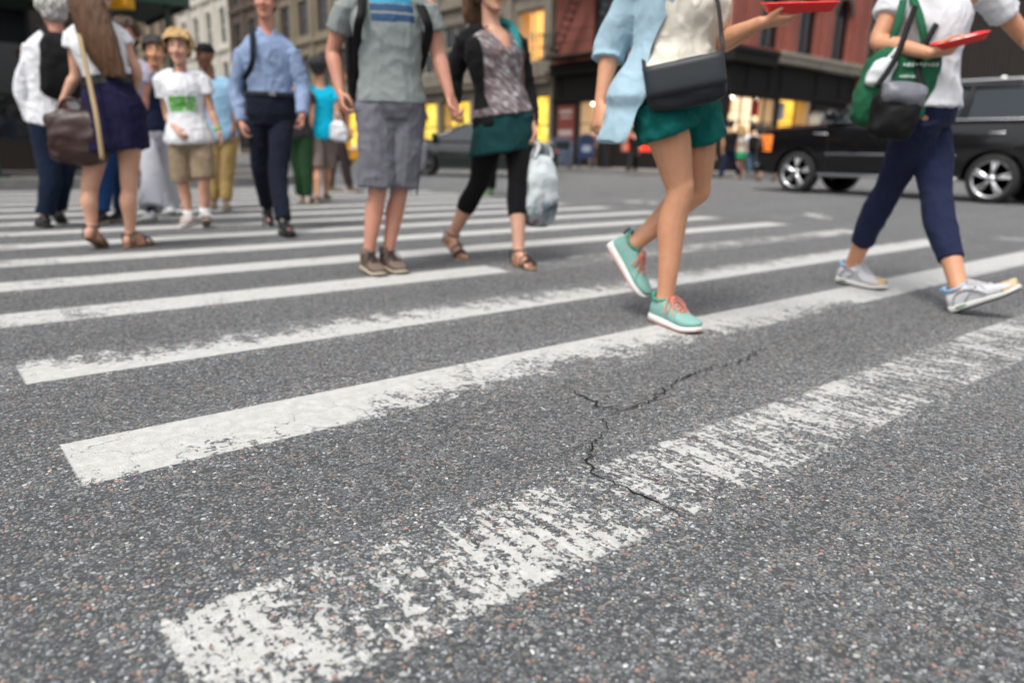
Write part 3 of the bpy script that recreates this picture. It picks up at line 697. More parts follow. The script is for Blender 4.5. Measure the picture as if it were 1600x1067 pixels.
b = MB(); b.ell(fy.P(48.2, .62, 5.15), (1, 0, 0), (0, 1, 0), (0, 0, 1), .14, .14, .12); b.ell(fy.P(52.0, .62, 5.1), (1, 0, 0), (0, 1, 0), (0, 0, 1), .14, .14, .12); b.build('globe_lamp', glow('globe_lamp', (1., .95, .85), 2.0, 0), g, True)
b = MB(); b.box(U1 + .02, 75, FY + .02, FY + 14, 14.9, 15.02); b.build('roof', M_DARK2, g)

# left block: dark shop building with a green sidewalk shed
g = thing('left_shop_building', 'dark shopfront building on the left block', 'building', (3.6, 17.6, .15)); fl = Fac('y', 17.6)
hs_ = [(-22 + i * 3.6, -19.2 + i * 3.6, .7, 3.2) for i in range(7)]
w = MB(); fl.wall(w, -24, 3.6, .15, 12, hs_ + [(h[0] + .5, h[1] - .5, 5 + 3.4 * r, 7 + 3.4 * r) for h in hs_ for r in range(2)], .3); w.add([(3.6, 17.6, .15), (3.6, 40, .15), (3.6, 40, 12), (3.6, 17.6, 12)], [(0, 1, 2, 3)]); w.build('wall', stone_mat('dark_brick', (.028, .022, .016)), g)  # wall brick is very dark all over
for i, h in enumerate(hs_):
    fl.window(g, *h, M_BLKF, M_GLASS if i == 5 else M_DGLASS, mull=(2, 1), name='shop_window')
    for r in range(2): fl.window(g, h[0] + .5, h[1] - .5, 5 + 3.4 * r, 7 + 3.4 * r, M_BLKF, M_DGLASS, mull=(1, 2))
fl.room(g, hs_[5][0], hs_[5][1], .7, 3.2, 1.5, glow('dim_shop', (.35, .25, .09), .10, .8, 2.5), M_DARK2)
b = MB(); b.box(-24, 3.58, 17.62, 40, 11.9, 12.02); b.build('roof', M_DARK2, g)
M_GRN = plain('hunter_green_paint', (.015, .04, .025), rough=.6)
g = thing('sidewalk_shed', 'dark green sidewalk shed on posts over the left pavement', 'scaffold', (0, 15.2, .15))
b = MB(); b.box(-16, 4.2, 13.9, 16.6, 3.0, 3.25); b.build('deck', M_GRN, g); b = MB(); b.box(-16, 4.2, 13.84, 13.9, 2.95, 4.2); b.box(4.2, 4.26, 13.9, 16.6, 2.95, 4.2); b.build('parapet', M_GRN, g)
for x in np.arange(-15, 4.2, 2.7):
    for y in (14.0, 16.4): b = MB(); b.tube([(x, y, .15), (x, y, 3.0)], .05, n=8, round_end=False); b.obox((x, y, .17), X_, Y_, UP, .14, .14, .02); b.build('post', M_GRN, g)
br = MB()
for x in np.arange(-15, 1.5, 2.7): br.tube([(x, 16.4, 1.0), (x + 2.7, 16.4, 2.9)], .03, n=6); br.tube([(x, 16.4, 1.5), (x + 2.7, 16.4, 1.5)], .03, n=6)
br.build('brace', M_GRN, g)

# street trees along the left pavement: dark crowns seen under and over the shed
M_LEAF = NT('leaf_green'); v_ = M_LEAF.n('NewGeometry'); pt = M_LEAF.n('ObjectInfo'); M_LEAF.base(M_LEAF.mix(M_LEAF.noise(v_.outputs['Position'], 3, 3), (.02, .045, .012), (.07, .11, .025))); M_LEAF.b.inputs['Roughness'].default_value = .6; M_LEAF = M_LEAF.m
M_BARK = plain('tree_bark', (.045, .035, .028), rough=.9, bump=.6)
def tree(label, x, y, h, r, seed):
    rn = random.Random(seed); t = thing('street_tree', label, 'tree', (x, y, .15)); mb = MB()
    mb.tube([(x, y, .1), (x + .05, y, h * .3), (x - .05, y + .05, h * .55), (x, y, h * .8)], [.14, .11, .08, .03], n=10)
    tips = []
    for i in range(11):
        a = rn.random() * 6.28; z0 = h * rn.uniform(.32, .7); e = np.array([x + math.cos(a) * r * rn.uniform(.5, .95), y + math.sin(a) * r * rn.uniform(.5, .95), z0 + rn.uniform(.4, 1.6)]); mb.tube([(x, y, z0), ((x + e[0]) / 2, (y + e[1]) / 2, (z0 + e[2]) / 2 + .2), e], [.05, .035, .012], n=6); tips.append(e)
    tips += [np.array([x, y, h * .95]), np.array([x + .4, y, h * .85])]
    mb.build('trunk', M_BARK, t, True); lf = MB()
    for e in tips:
        for i in range(170):
            d = np.array([rn.gauss(0, 1), rn.gauss(0, 1), rn.gauss(0, .7)]) * r * .2; p = e + d; u = unit([rn.gauss(0, 1), rn.gauss(0, 1), rn.gauss(0, 1)]); w_ = unit(np.cross(u, [rn.gauss(0, 1), rn.gauss(0, 1), rn.gauss(0, 1)])); s = rn.uniform(.05, .1)
            lf.add([p - u * s, p + w_ * s * .5, p + u * s, p - w_ * s * .5], [(0, 1, 2, 3)])
    me = lf.mesh('crown'); link('crown', me, M_LEAF, t)
tree('young street tree on the left pavement beside the shed post', .4, 14.3, 5.2, 1.5, 1); tree('street tree further along the left block', -5, 14.2, 5.6, 1.6, 2)
# ------------------------------------------------------------------ people
SKIN = {'fair': skin('skin_fair', (.64, .37, .26)), 'tan': skin('skin_tan', (.66, .345, .205)), 'red': skin('skin_ruddy', (.60, .30, .215)), 'brown': skin('skin_brown', (.2, .09, .05))}
M_EYE = plain('eye_white', (.7, .68, .65), rough=.2, bump=0); M_PUPIL = plain('eye_dark', (.02, .015, .012), rough=.15, bump=0)
M_BROW = plain('eyebrow_hair', (.07, .045, .03), rough=.9); M_LIP = plain('lips', (.42, .13, .11), rough=.5, bump=.1)

TORSO = {'m': [(-.16, .05, .06), (-.1, .125, .10), (0, .165, .118), (.12, .160, .113), (.3, .147, .105), (.5, .160, .112), (.7, .178, .12), (.84, .172, .108), (.93, .125, .08), (1., .06, .06)],
         'f': [(-.16, .05, .06), (-.1, .132, .105), (0, .170, .122), (.12, .156, .110), (.33, .125, .093), (.5, .137, .10), (.7, .152, .124), (.84, .148, .10), (.93, .108, .075), (1., .052, .055)]}

class Per: pass

def foot_frame(sp, dflt, L):
    """origin (heel, sole level), axes of a foot from its contact with the road or its ankle"""
    d = dirv(sp.get('yaw', dflt)); p = R(sp.get('pitch', 0)); z0 = sp.get('z', .006)
    fx_ = d * math.cos(p) - UP * math.sin(p); fz_ = UP * math.cos(p) + d * math.sin(p); fy_ = np.cross(fz_, fx_)
    roll = R(sp.get('roll', 0))
    if 'g' in sp: O = gnd(*sp['g'], z0) - fx_ * .06 * L
    elif 'toe' in sp: O = gnd(*sp['toe'], z0) - fx_ * .2 * L
    elif 'heel' in sp: O = gnd(*sp['heel'], z0) - fx_ * .02 * L
    else: O = None
    return O, fx_, fy_, fz_

def person(label, facing, neck, hip, la, lb, aa, ab, sex='f', F=None, skin_='tan', size=1., girth=1., head=None, head_yaw=None, sw=None, shoes=True,
           voxel=.008, group='people on the crosswalk', torso_k=.92, hand_a=None, hand_b=None, neck_dz=0., bare_legs=1., headtilt=0., face=True, gz=0.006):
    c = Per(); c.sex = sex; c.g = girth; c.sz = size; L = size; c.L = L
    for sp in (la, lb): sp.setdefault('z', gz)
    fr = [foot_frame(sp, facing, L) for sp in (la, lb)]
    planted = [depth(o[0] + o[1] * .06) for o in fr if o[0] is not None]
    c.F = F if F is not None else float(np.mean(planted))
    c.facing = facing; c.front = dirv(facing)
    lat = RT * math.cos(R(facing)) + HD * math.sin(R(facing))
    if math.cos(R(facing)) < -1e-6: lat = -lat
    c.lat = unit(lat)
    P = lambda q: at(q[0], q[1], c.F + (q[2] if len(q) > 2 else 0))
    c.hip = P(hip); c.neck = P((neck[0], neck[1], neck_dz + (neck[2] if len(neck) > 2 else 0))); c.up = unit(c.neck - c.hip); c.tl = np.linalg.norm(c.neck - c.hip)
    c.fr_t = unit(c.front - c.up * c.front.dot(c.up)); c.lt = unit(c.lat - c.up * c.lat.dot(c.up))
    sw = sw or (.175 if sex == 'm' else .155) * L; hw = (.088 if sex == 'm' else .092) * L
    c.sw = sw
    c.legs = {}; c.arms = {}; c.feet = {}
    for k, sp, sg, f in (('a', la, -1, fr[0]), ('b', lb, 1, fr[1])):
        h = c.hip + c.lt * sg * hw
        O, fx_, fy_, fz_ = f
        if O is None:
            an = P(sp['an']); O = an - fx_ * .06 * L - fz_ * .085 * L
            low = min(O[2], (O + fx_ * .26 * L)[2], (O + fx_ * .2 * L)[2])
            if low < .006 and not sp.get('up'): O = O + UP * (.006 - low)
        an = O + fx_ * .06 * L + fz_ * .085 * L
        kn = P(sp['knee']) if len(sp['knee']) > 2 else at(sp['knee'][0], sp['knee'][1], (depth(an) + depth(h)) / 2)
        c.legs[k] = (h, kn, an); c.feet[k] = (O, fx_, fy_, fz_)
    for k, sp, sg in (('a', aa, -1), ('b', ab, 1)):
        s = P(sp['sh']) if 'sh' in sp else c.neck + c.lt * sg * sw - c.up * .055 * L
        c.arms[k] = (s, P(sp['el']), P(sp['wr']))
    base = (c.feet['a'][0] + c.feet['b'][0]) / 2
    c.root = thing('person', label, 'person', (base[0], base[1], gz), 0, group)
    # --- body, one continuous surface
    mb = MB(); g = girth * L
    T = crom(np.array([(t, a * g * torso_k, b * g * torso_k) for t, a, b in TORSO[sex]]), 3); c.T = [(t, a / torso_k, b / torso_k) for t, a, b in T]
    mb.loft([[c.hip + c.up * c.tl * t + c.lt * a * math.cos(q) + c.fr_t * b * math.sin(q) for q in np.linspace(0, 2 * math.pi, 20, endpoint=False)] for t, a, b in T])
    ln = np.linalg.norm
    for k in 'ab':
        h, kn, an = c.legs[k]; sg = -1 if k == 'a' else 1
        back = -c.front
        m1 = h * .5 + kn * .5 + c.front * .012 * L; m2 = kn * .68 + an * .32 + back * .014 * L; m3 = kn * .4 + an * .6 + back * .004
        w = 1.0 if sex == 'm' else 1.04
        mb.tube([h + c.up * .02, h * .8 + kn * .2, m1, kn * .9 + h * .1, kn, kn * .88 + an * .12, m2, m3, an * .9 + kn * .1, an + UP * .005], [x * g * w for x in (.086, .084, .073, .055, .052, .049, .0535, .043, .034, .036)], n=14, smooth=3)
        mb.ell(kn + c.front * .031 * g, c.lt, UP, c.front, .029 * g, .036 * g, .024 * g)
        mb.ell(an + UP * .012, c.lt, UP, c.front, .0385 * L, .02 * L, .02 * L)
        s, el, wr = c.arms[k]; aw = 1.0 if sex == 'm' else .86
        mb.tube([c.neck - c.up * .05 * L, s], [.046 * g, .04 * g], n=12)
        mb.tube([s, s * .75 + el * .25, s * .4 + el * .6, el, el * .75 + wr * .25, el * .35 + wr * .65, wr], [x * g * aw for x in (.045, .049, .045, .040, .044, .034, .0265)], n=12, smooth=3)
        hd = (hand_a if k == 'a' else hand_b) or {}
        make_hand(mb, c, k, wr, unit(wr - el), sg, hd)
        O, fx_, fy_, fz_ = c.feet[k]
        q = lambda x, y, z: O + fx_ * x * L + fy_ * y * L + fz_ * z * L
        if shoes:
            mb.tube([q(.06, 0, .08), q(.07, 0, .06), q(.12, 0, .045), q(.2, 0, .035)], [.034 * L, .032 * L, .03 * L, .022 * L], n=10)
        else:
            mb.ell(q(.035, 0, .042), fx_, fy_, fz_, .036 * L, .03 * L, .036 * L)
            mb.tube([q(.05, 0, .09), q(.075, 0, .072), q(.12, 0, .052), q(.165, 0, .034)], [.034 * L, .035 * L, .033 * L, .022 * L], n=12)
            mb.tube([q(.1, .012, .03), q(.18, .016, .024)], [.024 * L, .022 * L], n=10); mb.tube([q(.1, -.012, .03), q(.17, -.02, .024)], [.024 * L, .02 * L], n=10)
            insd = 1 if np.dot(fy_, c.lt * -sg) > 0 else -1
            for i, (yy, ln_, rr) in enumerate(((.031, .052, .0125), (.012, .05, .0085), (-.004, .045, .008), (-.019, .038, .0078), (-.032, .028, .0075))):
                mb.tube([q(.175 - .006 * i, insd * yy * .85, .021), q(.19 - .008 * i + ln_ * .45, insd * yy, .022), q(.18 - .009 * i + ln_, insd * yy * 1.02, .015)], [rr * L, rr * L, rr * .9 * L], n=8)
    # --- neck and head
    hy = dirv(facing if head_yaw is None else head_yaw); hu = unit(UP + hy * math.sin(R(headtilt)) ); hl = np.cross(hy, hu); hl = unit(hl); hf = unit(np.cross(hu, hl))
    hk = 1.07
    hc = P(head) if head else c.neck + unit(c.up * .7 + UP * .3) * .205 * L + hy * .035 * L
    c.hc, c.hf, c.hu, c.hl = hc, hf, hu, hl; S = L * hk; c.S = S
    H = lambda x, y, z: hc + hl * x * S + hf * y * S + hu * z * S
    c.H = H
    mb.tube([c.neck - c.up * .05 * L, c.neck + c.up * .03 * L, H(0, -.015, -.06)], [.066 * g, .054 * g * (1.06 if sex == 'm' else .92), .052 * L], n=14)
    mb.ell(H(0, -.012, .028), hl, hf, hu, .076 * S, .096 * S, .09 * S)
    prof = [(-.122, .02, .018, .058), (-.112, .034, .03, .05), (-.09, .05, .048, .03), (-.05, .062, .066, .018), (0, .069, .074, .012), (.04, .071, .08, .006), (.08, .06, .065, 0)]
    mb.loft([[H(a * math.cos(t), yc + b * math.sin(t), z) for t in np.linspace(0, 2 * math.pi, 16, endpoint=False)] for z, a, b, yc in crom(np.array(prof), 3)])
    if face:
        mb.tube([H(0, .083, .022), H(0, .1, -.015), H(0, .108, -.034)], [.009 * S, .011 * S, .0145 * S], n=8, smooth=2)
        for sg in (-1, 1):
            mb.ell(H(.017 * sg, .092, -.036), hl, hf, hu, .011 * S, .012 * S, .009 * S)
            mb.tube([H(.01 * sg, .087, .028), H(.045 * sg, .073, .027)], [.010 * S, .009 * S], n=8); mb.tube([H(.016 * sg, .076, -.006), H(.046 * sg, .068, -.006)], [.007 * S, .007 * S], n=8)
            mb.ell(H(.04 * sg, .066, -.03), hl, hf, hu, .022 * S, .018 * S, .02 * S)
            mb.ell(H(.075 * sg, -.012, -.008), hl, hf, hu, .009 * S, .02 * S, .032 * S)
        mb.ell(H(0, .086, -.062), hl, hf, hu, .024 * S, .01 * S, .014 * S)
    me = fuse(mb, 'body', voxel, 4)
    c.skin = SKIN[skin_]
    c.body = link('body', me, c.skin, c.root, True)
    if face:
        bw = MB()
        for sg in (-1, 1): bw.tube([H(.014 * sg, .0965, .034), H(.031 * sg, .094, .038), H(.048 * sg, .081, .034)], [.003 * S, .0036 * S, .002 * S], n=6, smooth=3)
        bw.build('eyebrow', M_BROW, c.root, True)
        for sg in (-1, 1):
            e = MB().ell(H(.031 * sg, .0675, .008), hl, hf, hu, .0135 * S, .0125 * S, .0085 * S).build('eye', M_EYE, c.root, True)
            MB().ell(H(.031 * sg, .0785, .0078), hl, hf, hu, .0062 * S, .0028 * S, .0062 * S).build('iris', M_PUPIL, e, True)
        MB().tube([H(-.022, .088, -.061), H(0, .0965, -.0605), H(.022, .088, -.061)], [.003 * S, .0062 * S, .003 * S], n=8, smooth=3).build('mouth', M_LIP, c.root, True)
    return c

def make_hand(mb, c, k, wr, d, sg, o):
    """palm, four unequal fingers and a thumb; o: dir, palm (normal), curl (deg per joint), spread"""
    L = c.L * (1. if c.sex == 'm' else .92)
    d = unit(o['dir']) if 'dir' in o else unit(d + c.front * .1)
    pn = np.asarray(o.get('palm', -c.lt * sg + c.front * .15)); pn = unit(pn - d * pn.dot(d)); w = unit(np.cross(d, pn))
    th = o.get('thumb', None)
    if th is None: th = 1 if w.dot(c.front) > 0 else -1
    w = w * th                                   # w points to the thumb side
    curl = R(o.get('curl', 22)); Q = lambda x, y, z: wr + d * x * L + w * y * L + pn * z * L
    c.hand = getattr(c, 'hand', {}); c.hand[k] = (Q, d, w, pn)
    rings = []
    for x, hw, hz in crom(np.array([(-.015, .026, .023), (.015, .032, .02), (.045, .041, .0165), (.08, .042, .0135), (.097, .037, .011)]), 2):
        rings.append([Q(x, hw * math.cos(t), hz * math.sin(t)) for t in np.linspace(0, 2 * math.pi, 14, endpoint=False)])
    mb.loft(rings)
    for i, (y, l) in enumerate(((.0305, .072), (.0105, .081), (-.0105, .075), (-.030, .059))):
        p = Q(.088, y, 0); dd = unit(d + w * y * 1.6 * o.get('spread', 1)); a = curl * (.75 + .16 * i); pts = [p - dd * .02 * L, p]; ax = dd
        ang = 0
        for seg, fr in ((.44, 1), (.31, 1.2), (.25, .8)):
            ang += a * fr; v = dd * math.cos(ang) + pn * math.sin(ang); p = p + v * l * seg * L; pts.append(p)
        mb.tube(pts, [.0092 * L, .0092 * L, .0086 * L, .0078 * L, .0068 * L], n=8, smooth=2)
    t0 = Q(.02, .026, .006); t1 = Q(.052, .052, .014 + .02 * math.sin(curl)); t2 = Q(.078, .06 - .018 * math.sin(curl), .02 + .03 * math.sin(curl)); t3 = Q(.1, .058 - .03 * math.sin(curl), .022 + .038 * math.sin(curl))
    mb.tube([t0, t1, t2, t3], [.0135 * L, .0115 * L, .0098 * L, .008 * L], n=8, smooth=2)

def folds(c, amp=.006, scale=9., stretch=.35, fine=.002):
    up = c.up
    def f(p):
        q = p - up * (p.dot(up) * (1 - stretch)); v = Vector(q * scale)
        n = mnoise.noise(v + Vector((0, 0, 3.1))); n2 = mnoise.noise(Vector(p * scale * 2.7))
        r = 1 - abs(mnoise.noise(Vector(p * scale * 1.3 + np.array([5., 0, 0])))) * 2.2
        q3 = p - up * (p.dot(up) * .55); r3 = max(0., 1 - abs(mnoise.noise(Vector(q3 * scale * 2.1 + np.array([9., 2, 4])))) * 4.5)
        return amp * (n * .9 + .5 * r - .25 + .42 * r3) + fine * n2
    return f

def torso_loft(mb, c, t0, t1, off, flare=0., k=1., n=28, hem_w=0.):
    """cloth round the torso between fractions t0..t1 of hip-to-neck"""
    T = [x for x in c.T if t0 <= x[0] <= t1]; ts = [x[0] for x in c.T]
    def I(t): return [np.interp(t, ts, [x[j] for x in c.T]) for j in (1, 2)]
    rings = []
    for t in np.linspace(t0, t1, 16):
        a, b = I(t); fl = flare * max(0, (.45 - t))
        a = max(a, .85 * I(.0)[0]) if t < 0 else a; b = max(b, .85 * I(0)[1]) if t < 0 else b
        a = a * k + off + fl; b = b * k + off + fl
        tl_ = getattr(c, 'tail', None); sh_ = np.zeros(3) if tl_ is None else np.asarray(tl_) * max(0, .8 - t)
        rings.append([c.hip + sh_ + c.up * c.tl * t + c.lt * a * math.cos(q) + c.fr_t * b * math.sin(q) for q in np.linspace(0, 2 * math.pi, n, endpoint=False)])
    mb.loft(rings)

def loc_t(c, p):
    v = p - c.hip; return v.dot(c.lt), v.dot(c.fr_t), v.dot(c.up) / c.tl

def top(c, name, mat, hem=-.12, off=.014, sleeve=.55, sleeve_r=.066, cuff_r=None, flare=0., amp=.007, voxel=.008, vneck=None, open_front=0., neck_t=.985, scale=9, k=1., crew=True, arms='ab', stretch=.35, cut=None):
    mb = MB(); torso_loft(mb, c, hem, neck_t, off, flare, k)
    L = c.L * c.g
    for kk in 'ab':
        s, el, wr = c.arms[kk]
        mb.tube([c.neck - c.up * .05 * c.L, c.neck * .45 + s * .55 - c.up * .004, s - c.up * .012], [.047 * L + off * .6, .045 * L + off * .5, .04 * L + off * .5], n=14)
        if kk not in arms: continue
        if sleeve <= 1: pts = [s, s * (1 - sleeve * .5) + el * sleeve * .5, s * (1 - sleeve) + el * sleeve]; rr = [.05 * L + off * .45, (.35 * .058 + .65 * sleeve_r) * L, (cuff_r or sleeve_r) * L]
        else:
            q = sleeve - 1; e2 = el * (1 - q) + wr * q; pts = [s, s * .5 + el * .5, el, el * (1 - q * .5) + wr * q * .5, e2]; rr = [.05 * L + off * .45, sleeve_r * .93 * L, sleeve_r * .92 * L, sleeve_r * .82 * L, (cuff_r or sleeve_r * .62) * L]
        mb.tube(pts, rr, n=14, smooth=3, round_end=False)
    me = fuse(mb, name, voxel, 3); displace(me, folds(c, amp, scale, stretch))
    if cut: carve(me, lambda p: cut(*loc_t(c, p)))
    if vneck or open_front or crew:
        def pred(p):
            x, y, t = loc_t(c, p)
            if crew and t > .965 and abs(x) < .06 * c.L: return True
            if vneck and y > 0 and t > vneck and abs(x) < .085 * c.L * (t - vneck) / (1 - vneck) + .002: return True
            if open_front and y > .0 and t < .97 and abs(x) < open_front: return True
            return False
        carve(me, pred)
    return link(name, me, mat, c.root, True)

def pants(c, name, mat, waist=.16, leg=1.0, off=.012, r=None, flare=0., amp=.006, voxel=.008, scale=9, frac=None, hem_k=1.0, k=1.):
    """frac: 0..1 of the thigh, 1..2 down to the ankle"""
    mb = MB(); frac = frac if frac is not None else 1.92
    torso_loft(mb, c, -.13, waist, off, 0, k); L = c.L * c.g
    rr = r or (.096, .082, .066, .06, .05)
    for kk in 'ab':
        h, kn, an = c.legs[kk]
        def path(t):
            p = h * (1 - t) + kn * t if t <= 1 else kn * (2 - t) + an * (t - 1)
            return p + c.front * float(np.interp(t, [0, .5, 1, 1.32, 1.6, 2], [0, .012, 0, -.014, -.004, 0])) * c.L
        ts = np.linspace(0, frac, 9); kx = [0, .5, 1, 1.4, 2][:len(rr)]; wl = (1.0 if c.sex == 'm' else 1.04) * c.g * c.L
        under = lambda t: float(np.interp(t, [0, .2, .5, .9, 1, 1.12, 1.32, 1.6, 1.9, 2], (.086, .084, .073, .055, .052, .049, .0535, .043, .034, .036))) * wl + (.006 + .5 * amp)
        rad = [max(np.interp(t, kx, rr) * L, under(t)) + flare * (t / frac) ** 2 for t in ts]; rad[-1] *= hem_k
        mb.tube([path(t) for t in ts], rad, n=18, smooth=2, round_end=False)
        mb.tube([c.hip - c.up * .03, h * .75 + kn * .25], [rr[0] * L * .95, rr[0] * L * .9], n=14)
    me = fuse(mb, name, voxel, 3); displace(me, folds(c, amp, scale, .5))
    return link(name, me, mat, c.root, True)

def skirt(c, name, mat, waist=.2, drop=.42, off=.012, flare=.05, amp=.006, voxel=.008, scale=8, pleat=0., swing=(0, 0, 0)):
    mb = MB(); rings = []; a0, b0 = c.T[8][1], c.T[8][2]
    ts = [x[0] for x in c.T]; mid = (c.legs['a'][1] + c.legs['b'][1]) / 2
    for s in np.linspace(0, 1, 14):
        z = waist - (waist + drop) * s
        A = np.interp(max(z, 0), ts, [x[1] for x in c.T]) + off + flare * s ** 1.4; B = np.interp(max(z, 0), ts, [x[2] for x in c.T]) + off + flare * s ** 1.4
        ctr = c.hip + c.up * c.tl * z + np.asarray(swing) * s
        if z < 0: ctr = ctr * (1 + z * .0) ; ctr = c.hip + (mid - c.hip) * (-z * c.tl / np.linalg.norm(mid - c.hip)) + np.asarray(swing) * s
        rings.append([ctr + c.lt * A * math.cos(q) * (1 + pleat * s * math.cos(q * 11)) + c.fr_t * B * math.sin(q) * (1 + pleat * s * math.cos(q * 11)) for q in np.linspace(0, 2 * math.pi, 66, endpoint=False)])
    mb.loft(rings); me = fuse(mb, name, voxel, 2); displace(me, folds(c, amp, scale, .4)); return link(name, me, mat, c.root, True)

def belt(c, mat, t=.15, h=.03, off=.018, buckle=None):
    mb = MB(); torso_loft(mb, c, t - h / c.tl / 2, t + h / c.tl / 2, off, 0, 1.0, 32); o = mb.build('belt', mat, c.root, True)
    if buckle is not None:
        ts = [x[0] for x in c.T]; b = np.interp(t, ts, [x[2] for x in c.T]) + off
        MB().obox(c.hip + c.up * c.tl * t + c.fr_t * b, c.lt, c.up, c.fr_t, .024, .018, .004).build('buckle', buckle, o, bevel=.003)
    return o

UPPER = [(.0, .02, .028, .062), (.012, .033, .022, .088), (.05, .037, .02, .1), (.085, .038, .02, .104), (.11, .039, .02, .096), (.14, .041, .02, .079), (.175, .045, .02, .064), (.215, .045, .02, .055), (.245, .037, .021, .045), (.262, .022, .023, .036), (.268, .01, .025, .031)]
def shoe(c, k, mat, sole_mat, kind='sneaker', sole_h=.026, laces=None, collar=None, toe=None, high=0.):
    O, fx_, fy_, fz_ = c.feet[k]; L = c.L
    q = lambda x, y, z: O + fx_ * x * L + fy_ * y * L + fz_ * z * L
    spring = lambda x: .012 * max(0, (x - .19) / .08) ** 2
    rings = []
    for x, w, zb, zt in crom(np.array(UPPER), 3):
        if kind == 'dress': zt = zb + (zt - zb) * .86
        zb2 = zb - .006 + spring(x); zt2 = zt + spring(x)
        rings.append([q(x, w * np.sign(math.cos(t)) * abs(math.cos(t)) ** .8, (zb2 + zt2) / 2 + (zt2 - zb2) / 2 * np.sign(math.sin(t)) * abs(math.sin(t)) ** (.75 if math.sin(t) < 0 else .95)) for t in np.linspace(0, 2 * math.pi, 22, endpoint=False)])
    mb = MB().loft(rings)
    if high: mb.tube([q(.055, 0, .07), q(.05, 0, .1 + high)], [.042 * L, .045 * L], n=16, round_end=False)
    s = mb.build('shoe', mat, c.root, True)
    rings = []
    for x, w, zb, zt in crom(np.array(UPPER), 3):
        w2 = w + .0045; x2 = (x - .13) * 1.025 + .13; h = sole_h * (1.15 - .6 * x / .27)
        rings.append([q(x2, w2 * np.sign(math.cos(t)) * abs(math.cos(t)) ** .6, spring(x) + h / 2 + h / 2 * np.sign(math.sin(t)) * abs(math.sin(t)) ** .5) for t in np.linspace(0, 2 * math.pi, 20, endpoint=False)])
    MB().loft(rings).build('sole', sole_mat, s, True)
    ztop = lambda x: np.interp(x, [u[0] for u in UPPER], [u[3] for u in UPPER])
    if collar is not None:
        mbc = MB(); rad = .043
        mbc.tube([q(.052 + .043 * math.cos(a) * 1.05, .036 * math.sin(a), .098 + .012 * math.cos(a * 2) * .4 + (.012 if abs(a - math.pi) < .7 else 0)) for a in np.linspace(0, 2 * math.pi, 25)], .006 * L, n=8, smooth=1)
        mbc.tube([q(.002, 0, .085), q(-.006, 0, .112)], .005 * L, n=6); mbc.build('collar', collar, s, True)
    if laces is not None:
        ml = MB(); r = .0026 * L
        for i in range(5):
            x = .098 + i * .018; w = .019 + .001 * i; z = ztop(x) + .0035; x2 = x + .013; z2 = ztop(x2) + .003
            ml.tube([q(x, -w, z - .01), q((x + x2) / 2, 0, (z + z2) / 2 + .003), q(x2, w, z2 - .01)], r, n=6); ml.tube([q(x, w, z - .01), q((x + x2) / 2, 0, (z + z2) / 2 + .005), q(x2, -w, z2 - .01)], r, n=6)
        for sg in (-1, 1):
            ml.tube([q(.1, 0, .107), q(.108, sg * .02, .112), q(.122, sg * .045, .088), q(.13, sg * .052, .06), q(.137, sg * .04, .07), q(.118, sg * .018, .1), q(.1, 0, .107)], r, n=6)
            ml.tube([q(.1, 0, .107), q(.125, sg * .016, .1), q(.15, sg * .03, .074), q(.165, sg * .042, .056)], r, n=6)
        ml.build('shoelace', laces, s, True)
    if toe is not None:
        rings = []
        for x, w, zb, zt in crom(np.array(UPPER[7:]), 3):
            zz = zt + spring(x); rings.append([q(x, (w + .0015) * math.cos(t), .02 + spring(x) + (zz - .0185) * max(0, math.sin(t)) ** .9 if math.sin(t) > 0 else .02) for t in np.linspace(0, 2 * math.pi, 20, endpoint=False)])
        MB().loft(rings).build('toe_cap', toe, s, True)
    return s

def sock(c, k, mat, up=.22):
    h, kn, an = c.legs[k]; O, fx_, fy_, fz_ = c.feet[k]; L = c.L; q = lambda x, y, z: O + fx_ * x * L + fy_ * y * L + fz_ * z * L
    MB().tube([an * (1 - up) + kn * up, an * .9 + kn * .1, q(.06, 0, .085), q(.09, 0, .065), q(.14, 0, .05)], [.046 * L, .042 * L, .042 * L, .04 * L, .03 * L], n=14, smooth=3).build('sock', mat, c.root, True)

